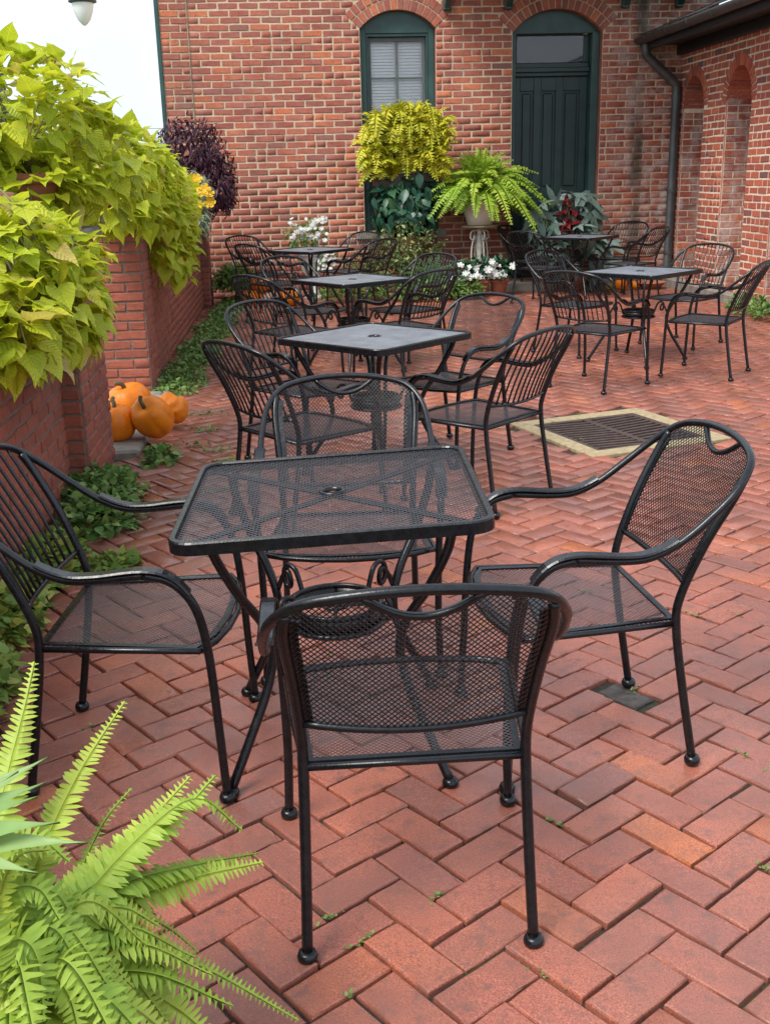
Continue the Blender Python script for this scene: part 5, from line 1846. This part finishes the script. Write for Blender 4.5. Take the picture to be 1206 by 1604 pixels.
# ---- white impatiens in terracotta pots
for k, (px, lab) in enumerate(((722, 'white flowers in the leftmost small terracotta pot under the fern stand'), (752, 'white flowers in the middle terracotta pot under the fern stand'), (781, 'white flowers in the rightmost terracotta pot beside the dark chair'))):
    g_ = ground(px, 459)
    v_ = 13.75 + 0.06 * k
    u_ = at(px, 459, v_).x
    o = plant('potted_flowers', u_, v_, 0, lab, 'flowers', 'white flowers in terracotta pots')
    m = MB(); pot_mesh(m, 0.12, 0.2); m.build('pot', MAT['terracotta'], o, True)
    pts = blob_points([((u_, v_, 0.33), (0.20, 0.18, 0.16))], 190, rg, 0.4, -0.6)
    leafy('w', o, OVALS, pts, 0.085, MAT['dark_leaf'], rg, hang=0.3, face_up=0.6, rest='foliage')
    flowers(o, [(u_ + rg.uniform(-.16, .16), v_ - rg.uniform(.12, .2), 0.30 + rg.uniform(-.05, .14)) for _ in range(9)], 0.048, MAT['white_petal'], rg)

# ---- silver begonia and crimson plant by the door
o = plant('silver_begonia', 3.72, 14.25, 0.0, 'large silver leaved plant in front of the green door', 'plant')
m = MB(); pot_mesh(m, 0.22, 0.32); m.build('pot', MAT['terracotta'], o, True)
pts = []
for px, py, v_ in ((905, 308, 14.2), (918, 325, 14.1), (890, 320, 14.1), (930, 345, 14.1), (935, 365, 14.1), (915, 350, 14.0), (850, 320, 14.15), (866, 310, 14.2), (845, 345, 14.1), (862, 360, 14.0), (870, 385, 13.95), (900, 385, 13.95), (925, 388, 13.95), (940, 400, 14.0), (850, 385, 14.0), (880, 410, 13.95), (910, 415, 13.9), (940, 420, 13.95), (895, 300, 14.25), (925, 310, 14.2), (840, 365, 14.1), (875, 370, 14.1), (945, 380, 14.1), (860, 340, 14.2), (905, 335, 14.2), (865, 425, 13.95), (930, 430, 13.95)):
    p = at(px, py, v_); pts.append((p, Vector((rg.uniform(-.6, .6), -0.7, 0.5)).normalized(), None))
    p = at(px + rg.uniform(-12, 12), py + rg.uniform(-4, 26), v_ + 0.1); pts.append((p, Vector((rg.uniform(-.6, .6), -0.7, 0.4)).normalized(), None))
leafy('s', o, PALM, pts, 0.33, MAT['silver_leaf'], rg, hang=0.45, face_up=0.45, sep=60, jit=0.35)
stems(o, [[(3.72, 14.3, 0.3), (3.72 + (p.x - 3.72) * .4, 14.3, p.z * .7), tuple(p)] for p, a_, b_ in pts], 0.007, MAT['stem'])
o = plant('crimson_plant', 3.66, 14.1, 0.0, 'crimson leaved plant among the silver leaves by the door', 'plant')
m = MB(); pot_mesh(m, 0.15, 0.25); m.build('pot', MAT['terracotta'], o, True)
pts = blob_points([((3.60, 14.15, 0.92), (0.15, 0.12, 0.18)), ((3.62, 14.1, 0.70), (0.20, 0.14, 0.2)), ((3.56, 14.1, 1.15), (0.07, 0.07, 0.09))], 70, rg, 0.4, -0.9)
leafy('c', o, OVALS, pts, 0.14, MAT['red_leaf'], rg, hang=0.4, face_up=0.3, sep=60)
stems(o, [[(3.66, 14.1, 0.2), (3.64, 14.1, 0.5), tuple(p)] for p, a_, b_ in rg.sample(pts, 14)], 0.006, MAT['stem'])

# ---- white flowers in a tall white urn behind the far left table
uu = at(490, 400, 14.15)
o = plant('white_urn_flowers', uu.x, 14.15, 0.0, 'white flowering plant spilling from a tall white urn against the back wall', 'flowers')
m = MB(); m.lathe([(0.13, 0), (0.13, 0.04), (0.06, 0.09), (0.05, 0.2), (0.09, 0.28), (0.16, 0.42), (0.19, 0.55), (0.22, 0.57), (0.20, 0.60), (0.001, 0.58)], 22); m.build('urn', MAT['white_paint'], o, True)
pts = blob_points([((uu.x - 0.08, 14.1, 0.80), (0.30, 0.2, 0.22)), ((uu.x + 0.15, 14.05, 0.50), (0.16, 0.14, 0.16))], 420, rg, 0.4, -0.8)
leafy('w', o, NARROW, pts, 0.09, MAT['ivy'], rg, hang=0.2, face_up=0.5, rest='foliage')
flowers(o, [(uu.x - 0.06 + rg.uniform(-.25, .25), 13.93 + rg.uniform(-.06, .05), 0.86 + rg.uniform(-.12, .16)) for _ in range(60)] + [(uu.x + 0.16 + rg.uniform(-.12, .12), 13.9, 0.50 + rg.uniform(-.12, .12)) for _ in range(22)], 0.03, MAT['white_petal'], rg)

# ------------------------------------------------------------------ lamp and wires beyond the wall
lp = pxw(130, 5, 19.0)
o = empty('street_lamp', (lp.x, lp.y, -0.42), 0, 'hanging street lamp with a white globe at the top left', 'lamp')
z0 = lp.z + 0.42
m = MB(); m.lathe([(0.001, -0.33), (0.02, -0.325), (0.05, -0.30), (0.10, -0.24), (0.15, -0.12), (0.17, -0.02), (0.165, 0.03)], 20, (0, 0, z0)); m.build('globe', MAT['globe'], o, True)
m = MB(); m.lathe([(0.175, 0.0), (0.22, 0.015), (0.22, 0.04), (0.19, 0.08), (0.12, 0.2), (0.05, 0.28), (0.03, 0.42)], 20, (0, 0, z0)); m.build('lamp_hood', MAT['gutter'], o, True)
m = MB(); m.tube([(0, 0, z0 + 0.4), (0, 0, z0 + 0.7), (-0.3, 0, z0 + 1.05), (-0.9, 0, z0 + 1.1), (-1.4, 0, z0 + 0.9)], 0.035, 8, smooth=5); m.build('arm', MAT['gutter'], o, True)
m = MB(); m.lathe([(0.16, 0), (0.16, 0.3), (0.09, 0.5), (0.07, z0 + 0.95), (0.08, z0 + 1.0), (0.001, z0 + 1.15)], 14, (-1.45, 0, 0)); m.build('pole', MAT['gutter'], o, True)
for k, (y0_, y1_) in enumerate(((186, 190), (203, 207))):
    a = pxw(-300, y0_ - 6, 60); b = pxw(420, y1_ + 2, 60)
    m = MB(); P = [a.lerp(b, f / 12) - Vector((0, 0, 0.5 * (1 - (2 * f / 12 - 1) ** 2))) for f in range(13)]
    m.tube(P, 0.012, 5)
    o = m.build('overhead_wire', MAT['gutter'], None, True)
    tag(o, ('upper' if k == 0 else 'lower') + ' thin overhead wire crossing the sky at the left', 'wire', 'overhead wires')
